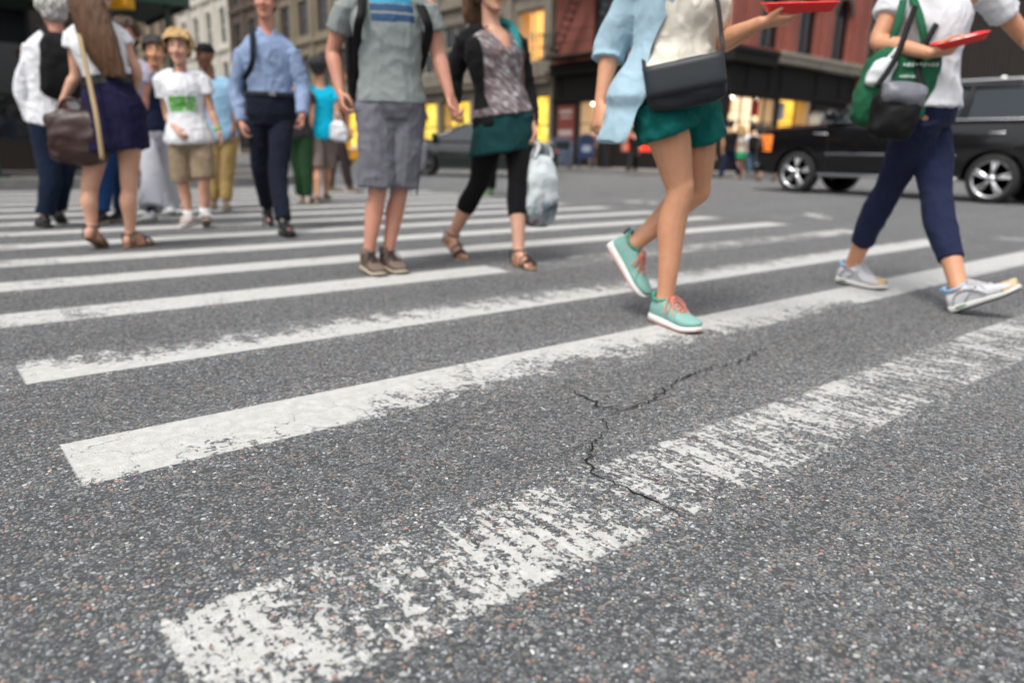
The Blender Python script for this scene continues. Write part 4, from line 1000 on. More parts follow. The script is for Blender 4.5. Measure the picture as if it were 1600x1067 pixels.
def hair_short(c, mat, vol=.014, front=.055, low=-.05, name='hair', voxel=.009):
    H = c.H; mb = MB(); S = c.S
    mb.ell(H(0, -.014, .034), c.hl, c.hf, c.hu, (.076 + vol) * S, (.096 + vol) * S, (.09 + vol) * S, 24, 16)
    mb.ell(H(0, -.045, -.02), c.hl, c.hf, c.hu, (.07 + vol * .8) * S, (.06 + vol) * S, .07 * S, 20, 12)
    rn = random.Random(int(abs(c.hc[0] * 991)) % 1000)
    for i in range(110):
        az = rn.random() * 2 * math.pi; e0 = math.asin(rn.uniform(.25, 1.0)); ln_ = rn.uniform(.5, .85); tw = rn.uniform(-.35, .35); pts = []
        for f in (0, .33, .66, 1.):
            e = e0 - ln_ * f; a = az + tw * f; kk = 1.04 + .05 * math.sin(f * 3) + .05 * f * rn.random()
            pts.append(H((.076 + vol) * kk * math.cos(e) * math.cos(a), -.014 + (.096 + vol) * kk * math.cos(e) * math.sin(a), .034 + (.09 + vol) * kk * math.sin(e)))
        mb.tube(pts, [.006 * S, .009 * S, .008 * S, .003 * S], n=6, smooth=2)
    voxel = min(voxel, .0065) if c.F < 12 else voxel
    me = fuse(mb, name, voxel, 1)
    def pred(p):
        v = (p - c.hc) / S; x, y, z = v.dot(c.hl), v.dot(c.hf), v.dot(c.hu)
        line = np.interp(y, [-.12, -.03, .02, .05, .1], [low - .03, low, .0, front, front + .012])
        return z < line + .02 * mnoise.noise(Vector((x * 70, y * 70, 0)))
    carve(me, pred)
    displace(me, lambda p: (.004 + vol * .25) * mnoise.noise(Vector((p[0] * 45, p[1] * 45, p[2] * 20))) + .003 * mnoise.noise(Vector((p[0] * 110, p[1] * 110, p[2] * 40))))
    return link(name, me, mat, c.root, True)

def hair_long(c, mat, length=.42, swing=(0, 0, 0), front=.06, width=.1, voxel=.01, side=0.):
    H = c.H; S = c.S; o = hair_short(c, mat, .02, front, -.08, voxel=voxel)
    mb = MB(); n = 9
    for i in range(n):
        x = (i - (n - 1) / 2) / ((n - 1) / 2); pts = []
        for j in range(6):
            f = j / 5
            pts.append(H(x * width * (1 - .18 * f) + side * f, -.075 - .045 * math.sin(f * 2.2) * (1 - .4 * x * x) - .02, .05 - f * length / 1.) + np.asarray(swing) * f ** 1.3 + RT * .008 * math.sin(i * 2.1 + f * 7))
        mb.tube(pts, [.02, .034, .036, .034, .027, .01], n=10, smooth=4)
    me = fuse(mb, 'hair_length', voxel, 1); displace(me, lambda p: .007 * mnoise.noise(Vector((p[0] * 60, p[1] * 60, p[2] * 7))) + .003 * mnoise.noise(Vector((p[0] * 140, p[1] * 140, p[2] * 12))))
    link('hair_length', me, mat, o, True); return o

def sandal(c, k, strap, sole):
    O, fx_, fy_, fz_ = c.feet[k]; L = c.L
    q = lambda x, y, z: O + fx_ * x * L + fy_ * y * L + fz_ * z * L
    w = lambda x: np.interp(x, [0, .012, .06, .13, .18, .22, .25, .265], [.012, .027, .033, .034, .042, .042, .03, .01])
    rings = [[q(x - .004, w(x) * np.sign(math.cos(t)) * abs(math.cos(t)) ** .6, .006 + .007 * np.sign(math.sin(t)) * abs(math.sin(t)) ** .5) for t in np.linspace(0, 2 * math.pi, 16, endpoint=False)] for x in np.linspace(0, .265, 16)]
    s = MB().loft(rings).build('sandal', sole, c.root, True)
    mb = MB()
    def over(x, z, wd, r=.0045, x2=None):
        x2 = x if x2 is None else x2
        mb.tube([q(x, -wd, .012), q(x + (x2 - x) * .25, -wd * .85, z * .7), q((x + x2) / 2, 0, z), q(x + (x2 - x) * .75, wd * .85, z * .7), q(x2, wd, .012)], r * L, n=8, smooth=5)
    over(.2, .048, .044, .0048); over(.178, .056, .042, .0042, .205); over(.205, .056, .042, .0042, .178); over(.15, .074, .04, .0042)
    mb.tube([q(.03, -.036, .012), q(.022, -.038, .06), q(.03, -.04, .09)], .0042 * L, n=8); mb.tube([q(.03, .036, .012), q(.022, .038, .06), q(.03, .04, .09)], .0042 * L, n=8)
    mb.tube([q(.062 + .042 * math.cos(a), .041 * math.sin(a), .092 + .006 * math.cos(a)) for a in np.linspace(0, 2 * math.pi, 22)], .0046 * L, n=8, smooth=1)
    mb.tube([q(.1, 0, .094), q(.15, 0, .075), q(.2, 0, .05)], .0042 * L, n=8)
    mb.build('strap', strap, s, True); return s

def bag_mesh(center, ax, ay, az, hx, hy, hz, puff=.25, sag=.0, n=10, wr=.01, sc=14):
    """soft bag: rounded, swollen box with creases (ax width, ay depth, az height)"""
    center = np.asarray(center); rings = []
    for i in range(n + 1):
        v = -1 + 2 * i / n; e = (1 - abs(v) ** 6) ** .5 * .25 + .75 if abs(v) < 1 else .6
        ring = []
        for t in np.linspace(0, 2 * math.pi, 32, endpoint=False):
            cx = np.sign(math.cos(t)) * abs(math.cos(t)) ** .45; cy = np.sign(math.sin(t)) * abs(math.sin(t)) ** .6
            ring.append(center + ax * hx * cx * e * (1 - sag * max(0, v)) + ay * hy * cy * (1 - puff * abs(v) ** 2) * e + az * hz * v)
        rings.append(ring)
    mb = MB().loft(rings); me = mb.mesh('bag'); fixn(me)
    out = evaluated(me, [('SUBSURF', dict(levels=1, render_levels=1))])
    displace(out, lambda p: wr * (mnoise.noise(Vector(p * sc)) + .5 * (1 - 2 * abs(mnoise.noise(Vector(p * sc * 1.7))))))
    return out

def strap(mb, pts, w=.012, th=.003, side=None, smooth=5):
    P = crom(np.array([list(map(float, p)) for p in pts]), smooth); rings = []
    for i, p in enumerate(P):
        t = unit(P[min(i + 1, len(P) - 1)] - P[max(i - 1, 0)]); s = unit(np.asarray(side) - t * np.dot(side, t)) if side is not None else unit(np.cross(t, HD)); nn = np.cross(t, s)
        rings.append([p + s * w + nn * th, p - s * w + nn * th, p - s * w - nn * th, p + s * w - nn * th])
    mb.loft(rings); return mb
# ------------------------------------------------------------------ the people in the picture
def ypx(h, t):
    a, b = gnd(*h), gnd(*t); d = b - a; return math.degrees(math.atan2(d.dot(RT), -d.dot(HD)))
def flat_foot(heel, toe):
    a, b = gnd(*heel), gnd(*toe); d = unit(b - a); p = a + d * .045
    return dict(yaw=ypx(heel, toe), _g=p)
def F_(q): return depth(gnd(*q))

def decal(c, ob, pred, mat, name='print', off=.0012):
    src = ob.data; W = world_of(c.root)
    bm = bmesh.new(); bm.from_mesh(src); bm.transform(W)
    bmesh.ops.delete(bm, geom=[f for f in bm.faces if not pred(*loc_t(c, np.array(f.calc_center_median())))], context='FACES')
    bm.normal_update()
    for v in bm.verts: v.co += v.normal * off
    me = bpy.data.meshes.new(name); bm.to_mesh(me); bm.free()
    return link(name, me, mat, ob, True)

C = {}
M_W = cloth('white_cotton', (.72, .73, .76), var=.08)
# -------- white tee, navy cropped trousers, white trainers (right)
c = C['tee'] = person('person in a loose white tee and navy cropped trousers striding past the black SUV', 62, (1466, -26), (1440, 176),
    dict(g=(1326, 443), yaw=ypx((1303, 440), (1372, 453)), knee=(1393, 288)), dict(heel=(1496, 487), yaw=ypx((1493, 480), (1575, 492)), pitch=-30, roll=0, knee=(1462, 300, -.06)),
    dict(el=(1372, 66, -.06), wr=(1452, 84, -.26), sh=(1402, -6, -.02)), dict(sh=(1542, -10, .05), el=(1604, 62, .1), wr=(1655, 95, -.1)), sex='f', skin_='tan', size=1.06, girth=1.04, voxel=.006,
    hand_a=dict(curl=38, dir=RT + UP * .12 - HD * .25, palm=UP * .9 + HD * .3, thumb=None))
top(c, 'tee', M_W, hem=.03, off=.02, sleeve=.46, sleeve_r=.061, flare=.03, amp=.012)
pants(c, 'trousers', cloth('navy_twill', (.018, .023, .058), var=.3), waist=.14, frac=1.7, r=(.094, .08, .062, .052, .046), off=.012, amp=.007)
Mtr = cloth('trainer_mesh', (.62, .63, .66), var=.12, weave=900); Msole = plain('trainer_sole', (.7, .7, .68), rough=.6); Mtan = cloth('tan_toe', (.6, .47, .3), var=.1); Mlb = plain('pale_blue_collar', (.3, .5, .72), rough=.7)
Mgrey = plain('grey_overlay', (.36, .37, .38), rough=.5); Mgum = plain('black_outsole', (.02, .02, .02), rough=.7); Mgreen = plain('green_air_unit', (.22, .3, .2), rough=.3)
for k in 'ab':
    s = shoe(c, k, Mtr, Msole, sole_h=.03, collar=Mlb, toe=Mtan, laces=plain('white_lace', (.6, .6, .62), rough=.8))
    O, fx_, fy_, fz_ = c.feet[k]; L = c.L; q = lambda x, y, z: O + fx_ * x * L + fy_ * y * L + fz_ * z * L
    m1 = MB(); m2 = MB(); m3 = MB()
    for sg in (-1, 1):
        m1.tube([q(.03, .0385 * sg, .036), q(.05, .04 * sg, .07), q(.09, .04 * sg, .078), q(.13, .0435 * sg, .06), q(.16, .047 * sg, .036)], .0042 * L, n=8)
        m1.tube([q(.075, .041 * sg, .034), q(.11, .0415 * sg, .06), q(.135, .0385 * sg, .076)], .0036 * L, n=8)
        m2.ell(q(.055, .038 * sg, .017), fx_, fy_, fz_, .03 * L, .006 * L, .008 * L)
    m1.build('overlay', Mgrey, s, True); m2.build('air_unit', Mgreen, s, True)
    m3.loft([[q(x, w * .98 * math.cos(t), -.001 + .0035 * math.sin(t) + .012 * max(0, (x - .19) / .08) ** 2) for t in np.linspace(0, 2 * math.pi, 14, endpoint=False)] for x, w in ((.0, .02), (.02, .036), (.06, .041), (.12, .042), (.18, .048), (.22, .048), (.25, .038), (.27, .012))])
    m3.build('outsole', Mgum, s, True)
hair_short(c, hairmat('dark_brown_hair', (.05, .025, .015)))
MT = cloth('green_tote_canvas', (.022, .12, .06), var=.2, bump=.5)
cen = at(1398, 138, c.F - .14)
t = thing('tote_bag', 'green tote bag with pale lettering hanging beside the white tee', 'tote bag', cen)
ax = unit(RT * .93 - HD * .1 - UP * .0); az = unit(UP * 1 + RT * .22); ay = unit(np.cross(az, ax))
tb = link('bag_body', bag_mesh(cen, ax, ay, az, .155, .055, .175, puff=.3, wr=.014), MT, t, True)
mb = MB()
for dx in (-.08, .08):
    strap(mb, [cen + ax * dx + az * .16, (cen + ax * dx + az * .16) * .5 + (c.arms['a'][0] + UP * .05 - HD * .03) * .5 - HD * .04, c.arms['a'][0] + UP * .06 + RT * .03], w=.016, side=ax)
mb.build('strap', MT, t, True)
txt = MB()
for r_, (n_, w_) in enumerate(((9, .016), (7, .012), (6, .011))):
    for i in range(n_): txt.obox(cen + ax * (-.02 + i * w_ * 1.05) - ay * (-.0) + az * (.095 - r_ * .05) + unit(-HD) * .062, ax, az, ay, w_ * .36, w_ * (.5 if i % 3 else .32), .002)
txt.build('lettering', plain('pale_print', (.5, .6, .55), rough=.8), tb)
pc = cen + ax * -.1 + az * .06 - HD * .045
pk = bag_mesh(pc, ax, ay, az, .05, .03, .06, puff=.4, wr=.012)
t2 = thing('plastic_bag', 'white crumpled carrier bag poking out beside the green tote', 'plastic bag', pc); link('bag_body', pk, cloth('white_plastic', (.7, .72, .74), var=.1, rough=.4), t2, True)
ms = MB(); strap(ms, [pc + az * .05, pc + az * .1 + ax * .03, cen + az * .19 + ax * -.05], w=.008, side=ax); ms.build('handle', t2.children[0].data.materials[0], t2, True)
bc = at(1398, 178, c.F - .3); az2 = unit(UP + RT * .12); ax2 = unit(RT - HD * .15); ay2 = unit(np.cross(az2, ax2)); ax2 = unit(np.cross(ay2, az2))
MBK = plain('black_leather', (.009, .009, .010), spec=.18, rough=.6, bump=.3, bscale=25, bdist=.01)
t = thing('shoulder_bag', 'slouchy black leather bag with a grey flap hanging in front of the green tote', 'handbag', bc)
link('bag_body', bag_mesh(bc, ax2, ay2, az2, .092, .055, .108, puff=.35, wr=.016, sc=11), MBK, t, True)
link('flap', bag_mesh(bc + az2 * .075 - HD * .02, ax2, ay2, az2, .088, .055, .05, puff=.5, wr=.012), plain('grey_leather', (.16, .165, .19), rough=.4, bump=.3, bscale=25, bdist=.01), t, True)
ms = MB(); strap(ms, [bc + ax2 * .1 + az2 * .1, at(1435, 100, c.F - .2), at(1462, 40, c.F - .17), at(1500, -15, c.F + .02)], w=.012, side=ax2); strap(ms, [bc - ax2 * .1 + az2 * .1, at(1400, 90, c.F - .22), at(1430, 10, c.F - .12)], w=.012, side=ax2); ms.build('strap', MBK, t, True)

M_RED = plain('red_card', (.88, .03, .03), rough=.4, bump=.05)
def tray(label, p, ax, az, hx=.105, hy=.06, h=.03):
    """shallow red card tray, white inside, slanting walls"""
    ax = unit(ax); ay = unit(np.cross(az, ax)); az = np.cross(ax, ay); p = np.asarray(p)
    t = thing('food_tray', label, 'food tray', p)
    def ring(kx, ky, z): return [p + ax * hx * kx * np.sign(math.cos(a)) * abs(math.cos(a)) ** .35 + ay * hy * ky * np.sign(math.sin(a)) * abs(math.sin(a)) ** .35 + az * z for a in np.linspace(0, 2 * math.pi, 28, endpoint=False)]
    MB().loft([ring(.84, .8, 0), ring(1, 1, h), ring(1.03, 1.04, h + .002), ring(1.03, 1.04, h - .001), ring(.985, .98, h - .001), ring(.82, .78, .004)], cap=True).build('tray_shell', M_RED, t, True)
    MB().loft([ring(.83, .79, .0045), ring(.93, .92, h * .72), ring(.5, .5, h * 1.0)], cap=True).build('paper_liner', M_CARD, t, True)
Q, d, w, pn = c.hand['a']
tray('red card tray held out in front of the white tee', Q(.12, .0, .022), RT * 1 + UP * .26 - HD * .2, UP - RT * .2 - HD * .12, hx=.105, hy=.055, h=.028)

# -------- teal shorts and sneakers, cream top, open denim shirt
c = C['teal'] = person('person in teal shorts, cream top and open pale denim shirt stepping on a worn stripe', 36, (1078, -52), (1052, 158),
    dict(g=(1036, 504), yaw=ypx((1020, 497), (1102, 524)), knee=(1062, 292)), dict(an=(988, 384, .16), yaw=60, pitch=52, up=True, knee=(1090, 298, .16)),
    dict(el=(955, 75, .1), wr=(938, 162, .06), sh=(1010, -38, 0)), dict(sh=(1128, -42, .05), el=(1128, 66, -.02), wr=(1190, 36, -.2)), sex='f', skin_='tan', size=1.03, girth=1.0, voxel=.0055,
    hand_b=dict(curl=26, dir=RT + UP * .1 - HD * .1, palm=UP * .95 + HD * .2), hand_a=dict(curl=28))
top(c, 'cream_top', cloth('cream_cotton', (.70, .66, .57), var=.07), hem=.2, off=.022, sleeve=.25, sleeve_r=.066, flare=.10, amp=.014, arms='')
pants(c, 'shorts', cloth('teal_twill', (.004, .10, .088), var=.25), waist=.22, frac=.40, r=(.108, .106, .1), off=.016, amp=.010, flare=.012, scale=12)
c.tail = -RT * .07 + HD * .03
top(c, 'denim_shirt', cloth('pale_denim', (.36, .51, .60), var=.14, weave=300), hem=-.36, off=.036, sleeve=1.22, sleeve_r=.072, cuff_r=.066, flare=.03, amp=.010, scale=7, open_front=.13, stretch=.08, crew=True, cut=lambda x, y, t: (t < .9 and y > -.05 and x > -.14 - .075 * max(0, .8 - t)) or (t < .7 and x > -.05 - .1 * max(0, .6 - t)))
c.tail = None
Mteal = cloth('mint_mesh', (.24, .45, .40), var=.12, weave=1200, wr=20, bump=.2); Mws = plain('white_midsole', (.78, .77, .74), rough=.55, var=.05, bump=.05)
for k in 'ab':
    s = shoe(c, k, Mteal, Mws, sole_h=.031, laces=plain('coral_lace', (.72, .24, .17), rough=.8), collar=plain('teal_lining', (.06, .33, .25), rough=.8))
    O, fx_, fy_, fz_ = c.feet[k]; L = c.L; q = lambda x, y, z: O + fx_ * x * L + fy_ * y * L + fz_ * z * L
    m1 = MB(); m1.tube([q(.195, -.0455, .03), q(.175, -.041, .05), q(.165, -.02, .066), q(.163, 0, .0705), q(.165, .02, .066), q(.175, .041, .05), q(.195, .0455, .03)], .0016 * L, n=6, smooth=4)
    m1.tube([q(.09, -.0195, .103), q(.13, -.021, .082), q(.163, -.021, .0655)], .0016 * L, n=6); m1.tube([q(.09, .0195, .103), q(.13, .021, .082), q(.163, .021, .0655)], .0016 * L, n=6)
    m1.build('seam', plain('seam_thread', (.05, .2, .17), rough=.9), s, True)
    MB().ell(q(-.004, 0, .1), fx_, fy_, fz_, .006 * L, .009 * L, .02 * L).build('heel_tab', plain('grey_tab', (.12, .14, .16), rough=.7), s, True)
    m3 = MB(); m3.loft([[q(x, wd * .99 * math.cos(t_), .0005 + .0035 * math.sin(t_) + .012 * max(0, (x - .19) / .08) ** 2) for t_ in np.linspace(0, 2 * math.pi, 14, endpoint=False)] for x, wd in ((.0, .02), (.02, .037), (.06, .042), (.12, .043), (.18, .049), (.22, .049), (.25, .04), (.272, .012))])
    m3.build('outsole', plain('coral_outsole', (.55, .2, .16), rough=.7), s, True)
hair_long(c, hairmat('brown_hair', (.09, .045, .025)), length=.3)
bc = at(1071, 131, c.F - .2); ax = unit(RT * 1 + UP * .2 - HD * .25); az = unit(UP - RT * .2); ay = unit(np.cross(az, ax)); az = unit(np.cross(ax, ay))
t = thing('handbag', 'flat black crossbody bag hanging over the teal shorts', 'handbag', bc)
link('bag_body', bag_mesh(bc, ax, ay, az, .138, .032, .083, puff=.25, wr=.005), plain('charcoal_leather', (.014, .016, .019), spec=.3, rough=.4, bump=.2, bscale=60), t, True)
fl = MB(); rr = []
for v in np.linspace(-.35, 1.0, 6): rr.append([bc + ax * .14 * np.sign(math.cos(a)) * abs(math.cos(a)) ** .3 + az * .08 * v - ay * 0 + ay * (.043 - .006 * abs(v)) * np.sign(math.sin(a)) * abs(math.sin(a)) ** .5 for a in np.linspace(0, 2 * math.pi, 24, endpoint=False)])
fl.loft(rr).build('flap', plain('charcoal_flap', (.028, .033, .039), spec=.3, rough=.45, bump=.15, bscale=60), t, True)
ms = MB(); strap(ms, [bc + ax * .135 + az * .07, at(1128, 60, c.F - .17), at(1118, -10, c.F - .15), at(1090, -52, c.F - .06)], w=.007, side=ax); strap(ms, [bc - ax * .135 + az * .07, at(1005, 90, c.F - .1), at(1000, 40, c.F + .05), at(1030, -30, c.F + .12)], w=.007, side=RT); ms.build('strap', plain('black_strap', (.015, .015, .016), rough=.5), t, True)
Q, d, w, pn = c.hand['b']
tray('red card tray held out by the person in teal shorts', Q(.13, .0, .024), RT * 1 + UP * .02 - HD * .12, UP - HD * .2, hx=.122, hy=.062, h=.03)

# -------- patterned blouse, dark teal skirt over black leggings, sandals
def blouse_mat():
    m = NT('patterned_blouse'); v = m.coord(rot=(0, R(-38), 0), scale=(1, 1, 1))
    mp = m.n('Mapping'); mp.inputs['Scale'].default_value = (9, 9, 34); m.l(v, mp.inputs['Vector'])
    n = m.n('TexNoise', i_Scale=1.6, i_Detail=4.0, i_Distortion=1.0); m.l(mp.outputs[0], n.inputs['Vector'])
    n2 = m.noise(v, 16, 3)
    a = m.ramp(n.outputs[0], [(.3, (.03, .032, .035)), (.43, (.11, .105, .11)), (.52, (.22, .155, .165)), (.6, (.36, .36, .37)), (.72, (.62, .63, .63))])
    m.base(m.mix(m.ramp(n2, [(.42, 0.), (.62, .45)]), a, (.12, .06, .07))); m.b.inputs['Roughness'].default_value = .8
    m.bump(m.noise(v, 9, 4), .3, .02); return m.m
c = C['blouse'] = person('person in a patterned blouse, dark teal skirt and black leggings with strappy sandals', 32, (768, 42), (788, 190),
    dict(toe=(718, 403), yaw=38, pitch=30, knee=(748, 288)), dict(g=(810, 415), yaw=ypx((800, 412), (842, 425)), knee=(809, 276)),
    dict(sh=(727, 62, .02), el=(707, 126, .06), wr=(709, 164, .0)), dict(sh=(807, 66, .05), el=(822, 142, .1), wr=(832, 198, -.02)), sex='f', skin_='fair', girth=1.04, shoes=False, voxel=.0065,
    hand_b=dict(curl=62, dir=-UP + RT * .1), hand_a=dict(curl=55, dir=-UP + RT * .02), head=(768, -18, -.02))
top(c, 'blouse', blouse_mat(), hem=.06, off=.016, sleeve=.3, flare=.06, amp=.009, vneck=.70, arms='')
skirt(c, 'skirt', cloth('dark_teal_jersey', (.010, .05, .052), var=.25), waist=.16, drop=.34, off=.018, flare=.022, amp=.012, scale=7)
pants(c, 'leggings', cloth('black_jersey', (.008, .008, .009), var=.3, sheen=.05), waist=.05, frac=1.52, r=(.092, .078, .058, .056, .05), off=.006, amp=.002)
top(c, 'cardigan', cloth('black_knit', (.011, .011, .012), var=.3, weave=250), hem=-.1, off=.028, sleeve=1.93, sleeve_r=.06, cuff_r=.042, amp=.010, open_front=.145, flare=.02)
Ms1 = plain('brown_strap', (.045, .028, .022), rough=.5); Ms2 = plain('tan_footbed', (.3, .18, .1), rough=.6)
for k in 'ab': sandal(c, k, Ms1, Ms2)
hair_long(c, hairmat('light_brown_hair', (.16, .085, .045)), length=.22)
sc = MB(); tsn = [c.neck - c.up * .03 + c.lt * .095 * math.cos(a) + c.fr_t * .085 * math.sin(a) + UP * .02 for a in np.linspace(.2, 2.2, 7)]
sc = MB(); sc.tube([c.neck + c.lt * .05 - c.fr_t * .06 + UP * .035, c.neck + c.lt * .1 + UP * .01, c.neck + c.lt * .115 + c.fr_t * .08 - UP * .07, c.neck + c.lt * .11 + c.fr_t * .12 - UP * .16], [.02, .03, .03, .022], n=12)
me = fuse(sc, 'scarf', .007, 2); displace(me, folds(c, .006, 16)); link('scarf', me, cloth('turquoise_scarf', (.03, .26, .26)), c.root, True)
Q, d, w, pn = c.hand['b']
bc = Q(.09, 0, .02) - UP * .30 + RT * .06
def bag_pattern():
    m = NT('printed_plastic'); v = m.coord(); n = m.noise(v, 9, 4); s = m.n('SeparateXYZ'); m.l(v, s.inputs[0])
    low = m.math('DIVIDE', m.math('SUBTRACT', .02, s.outputs[2]), .1, clamp=True)
    pic = m.ramp(n, [(.35, (.03, .05, .06)), (.45, (.2, .26, .3)), (.52, (.45, .5, .52)), (.6, (.3, .12, .14)), (.66, (.12, .1, .2))])
    m.base(m.mix(m.math('MULTIPLY', low, m.ramp(m.noise(v, 5, 2), [(.3, 0.), (.42, .95)])), (.66, .72, .74), pic)); m.b.inputs['Roughness'].default_value = .35
    m.bump(m.noise(v, 16, 4), .8, .02); return m.m
t = thing('carrier_bag', 'white plastic carrier bag with a dark printed picture carried beside the leggings', 'carrier bag', bc)
ax = unit(RT * .8 + HD * .5); ay = unit(np.cross(UP, ax))
MBG = bag_pattern(); link('bag_body', bag_mesh(bc, ax, ay, UP, .115, .07, .215, puff=.3, sag=.4, wr=.02, sc=10), MBG, t, True)
ms = MB()
for sg in (-1, 1): strap(ms, [bc + ax * .06 + ay * .03 * sg + UP * .2, bc + ax * .035 + ay * .02 * sg + UP * .27, Q(.09, 0, .025), bc - ax * .035 + ay * .02 * sg + UP * .27, bc - ax * .07 + ay * .03 * sg + UP * .2], w=.018, side=ay, th=.002)
ms.build('handle', MBG, t, True)

# -------- grey tee with striped print, grey cargo shorts
c = C['grey'] = person('person in a grey tee with blue stripes across the chest and frayed grey knee-length shorts', 22, (606, -2), (612, 166),
    dict(g=(576, 424), yaw=30, knee=(590, 300)), dict(g=(606, 421), yaw=34, knee=(624, 298)),
    dict(sh=(540, 8, -.02), el=(520, 82, .04), wr=(532, 146, -.03)), dict(sh=(668, 10, .03), el=(684, 84, .06), wr=(703, 150, .0)), sex='m', skin_='red', girth=.98, voxel=.0065,
    hand_a=dict(curl=40), hand_b=dict(curl=50, dir=-UP + RT * .35, palm=RT * .6 - HD * .5))
tee = top(c, 'tee', cloth('grey_marl', (.235, .265, .26), var=.1), hem=.02, off=.02, sleeve=.55, sleeve_r=.07, amp=.008, voxel=.0065, flare=.02)
decal(c, tee, lambda x, y, t: y > 0 and -.105 < x < .1 and .925 < t < 1.0, plain('sky_print', (.03, .27, .45), rough=.8))
decal(c, tee, lambda x, y, t: y > 0 and -.115 < x < .11 and .845 < t < .915, plain('navy_print', (.012, .05, .12), rough=.8))
decal(c, tee, lambda x, y, t: y > 0 and -.115 < x < .11 and .755 < t < .825, plain('navy_print_low', (.015, .055, .13), rough=.8))
sh = pants(c, 'cargo_shorts', cloth('grey_canvas', (.15, .15, .175), var=.2), waist=.14, frac=.93, r=(.108, .104, .098), off=.018, amp=.012, flare=.012)
mf = MB(); rnd = random.Random(4)
for k in 'ab':
    h, kn, an = c.legs[k]; ctr = h * .07 + kn * .93; dn = unit(kn - h)
    for i in range(46):
        a = rnd.random() * 6.28; u = unit(np.cross(dn, RT)); v = np.cross(dn, u); p = ctr + (u * math.cos(a) + v * math.sin(a)) * .104; e = p + dn * (.02 + rnd.random() * .035) + RT * rnd.uniform(-.012, .012)
        mf.tube([p - dn * .01, e], [.0016, .0008], n=4)
mf.build('frayed_hem', sh.data.materials[0], sh)
h, kn, an = c.legs['b']; pc = h * .4 + kn * .6 + c.lt * .098 + c.front * .02
link('cargo_pocket', bag_mesh(pc, unit(c.front), c.lt, unit(h - kn), .075, .022, .09, puff=.2, wr=.004), sh.data.materials[0], sh, True)
Mbr = plain('brown_suede', (.16, .115, .09), rough=.85, bump=.4, bscale=200); Mcr = plain('cream_sole', (.42, .36, .27), rough=.7)
for k in 'ab': shoe(c, k, Mbr, Mcr, sole_h=.03, laces=plain('dark_lace', (.03, .02, .018), rough=.8), high=.03)
hair_short(c, hairmat('sandy_hair', (.2, .12, .06)))
bc = c.neck - c.up * .27 - c.fr_t * .25
t = thing('backpack', 'black backpack worn by the person in the grey tee', 'backpack', bc); Mbp = cloth('black_nylon', (.010, .010, .011), var=.3, rough=.6)
link('pack', bag_mesh(bc, c.lt, c.fr_t, c.up, .185, .1, .26, puff=.3, wr=.008), Mbp, t, True)
link('pocket', bag_mesh(bc - c.fr_t * .1 - c.up * .09, c.lt, c.fr_t, c.up, .13, .04, .12, puff=.3, wr=.006), Mbp, t, True)
ms = MB()
for sg in (-1, 1): strap(ms, [bc + c.up * .2 + c.lt * .09 * sg + c.fr_t * .08, c.neck + c.lt * .135 * sg + c.up * .015, c.neck + c.lt * .165 * sg + c.fr_t * .13 - c.up * .1, c.neck + c.lt * .185 * sg + c.fr_t * .09 - c.up * .2, bc - c.up * .2 + c.lt * .15 * sg + c.fr_t * .1], w=.022, th=.005, side=c.lt)
ms.build('strap', Mbp, t, True)

# -------- office shirt and dark trousers
c = C['office'] = person('person in a blue office shirt, belt and dark navy trousers with black shoes', 24, (417, 50), (424, 180),
    dict(toe=(420, 352), yaw=20, pitch=38, knee=(408, 268, .1)), dict(g=(444, 367), yaw=ypx((436, 365), (466, 375)), knee=(434, 270)),
    dict(sh=(379, 80, 0), el=(369, 142, .05), wr=(378, 194, -.04)), dict(sh=(455, 80, .02), el=(473, 138, .05), wr=(472, 182, -.08)), sex='m', skin_='red', girth=1.03, voxel=.008, head=(413, 2, -.04), head_yaw=10,
    hand_a=dict(curl=38), hand_b=dict(curl=38))
M_OFF = cloth('blue_poplin', (.25, .33, .50), var=.09)
top(c, 'shirt', M_OFF, hem=.2, off=.018, sleeve=1.93, sleeve_r=.068, cuff_r=.045, amp=.012, vneck=.93)
pants(c, 'trousers', cloth('dark_navy_wool', (.010, .013, .024), var=.25), waist=.26, frac=1.93, r=(.098, .088, .074, .066, .058), off=.030, amp=.007)
belt(c, plain('black_belt', (.012, .012, .012), rough=.4), t=.25, off=.040, buckle=plain('buckle_metal', (.5, .5, .5), rough=.3, metal=1))
col = MB()
for sg in (-1, 1): col.tube([c.neck + c.lt * .06 * sg - c.fr_t * .02 + UP * .02, c.neck + c.lt * .055 * sg + c.fr_t * .045 + UP * .0, c.neck + c.lt * .03 * sg + c.fr_t * .085 - UP * .045], [.014, .018, .012], n=8)
col.build('collar', M_OFF, c.root, True)
Mbk = plain('black_shoe_leather', (.012, .012, .013), rough=.3, bump=.05)
for k in 'ab': sock(c, k, Mbk); shoe(c, k, Mbk, plain('black_sole', (.015, .015, .015), rough=.7), kind='dress', sole_h=.022, laces=Mbk)
hair_short(c, hairmat('grey_hair', (.25, .24, .23)))
ms = MB(); strap(ms, [c.neck + c.lt * -.1 - c.fr_t * .12 - c.up * .12, c.neck - c.lt * .115 + c.up * .015, c.neck - c.lt * .125 + c.fr_t * .13 - c.up * .1, c.neck - c.lt * .14 + c.fr_t * .15 - c.up * .26, c.hip + c.up * .26 - c.lt * .2 + c.fr_t * .05], w=.022, th=.004, side=c.lt)
bc = c.hip + c.up * .2 - c.fr_t * .22 - c.lt * .12
t = thing('satchel', 'dark satchel slung from the shoulder of the person in the blue office shirt', 'satchel', bc); Msat = cloth('dark_webbing', (.02, .025, .035), var=.2)
link('bag_body', bag_mesh(bc, c.lt, c.fr_t, UP, .17, .06, .14), Msat, t, True); ms.build('strap', Msat, t, True)

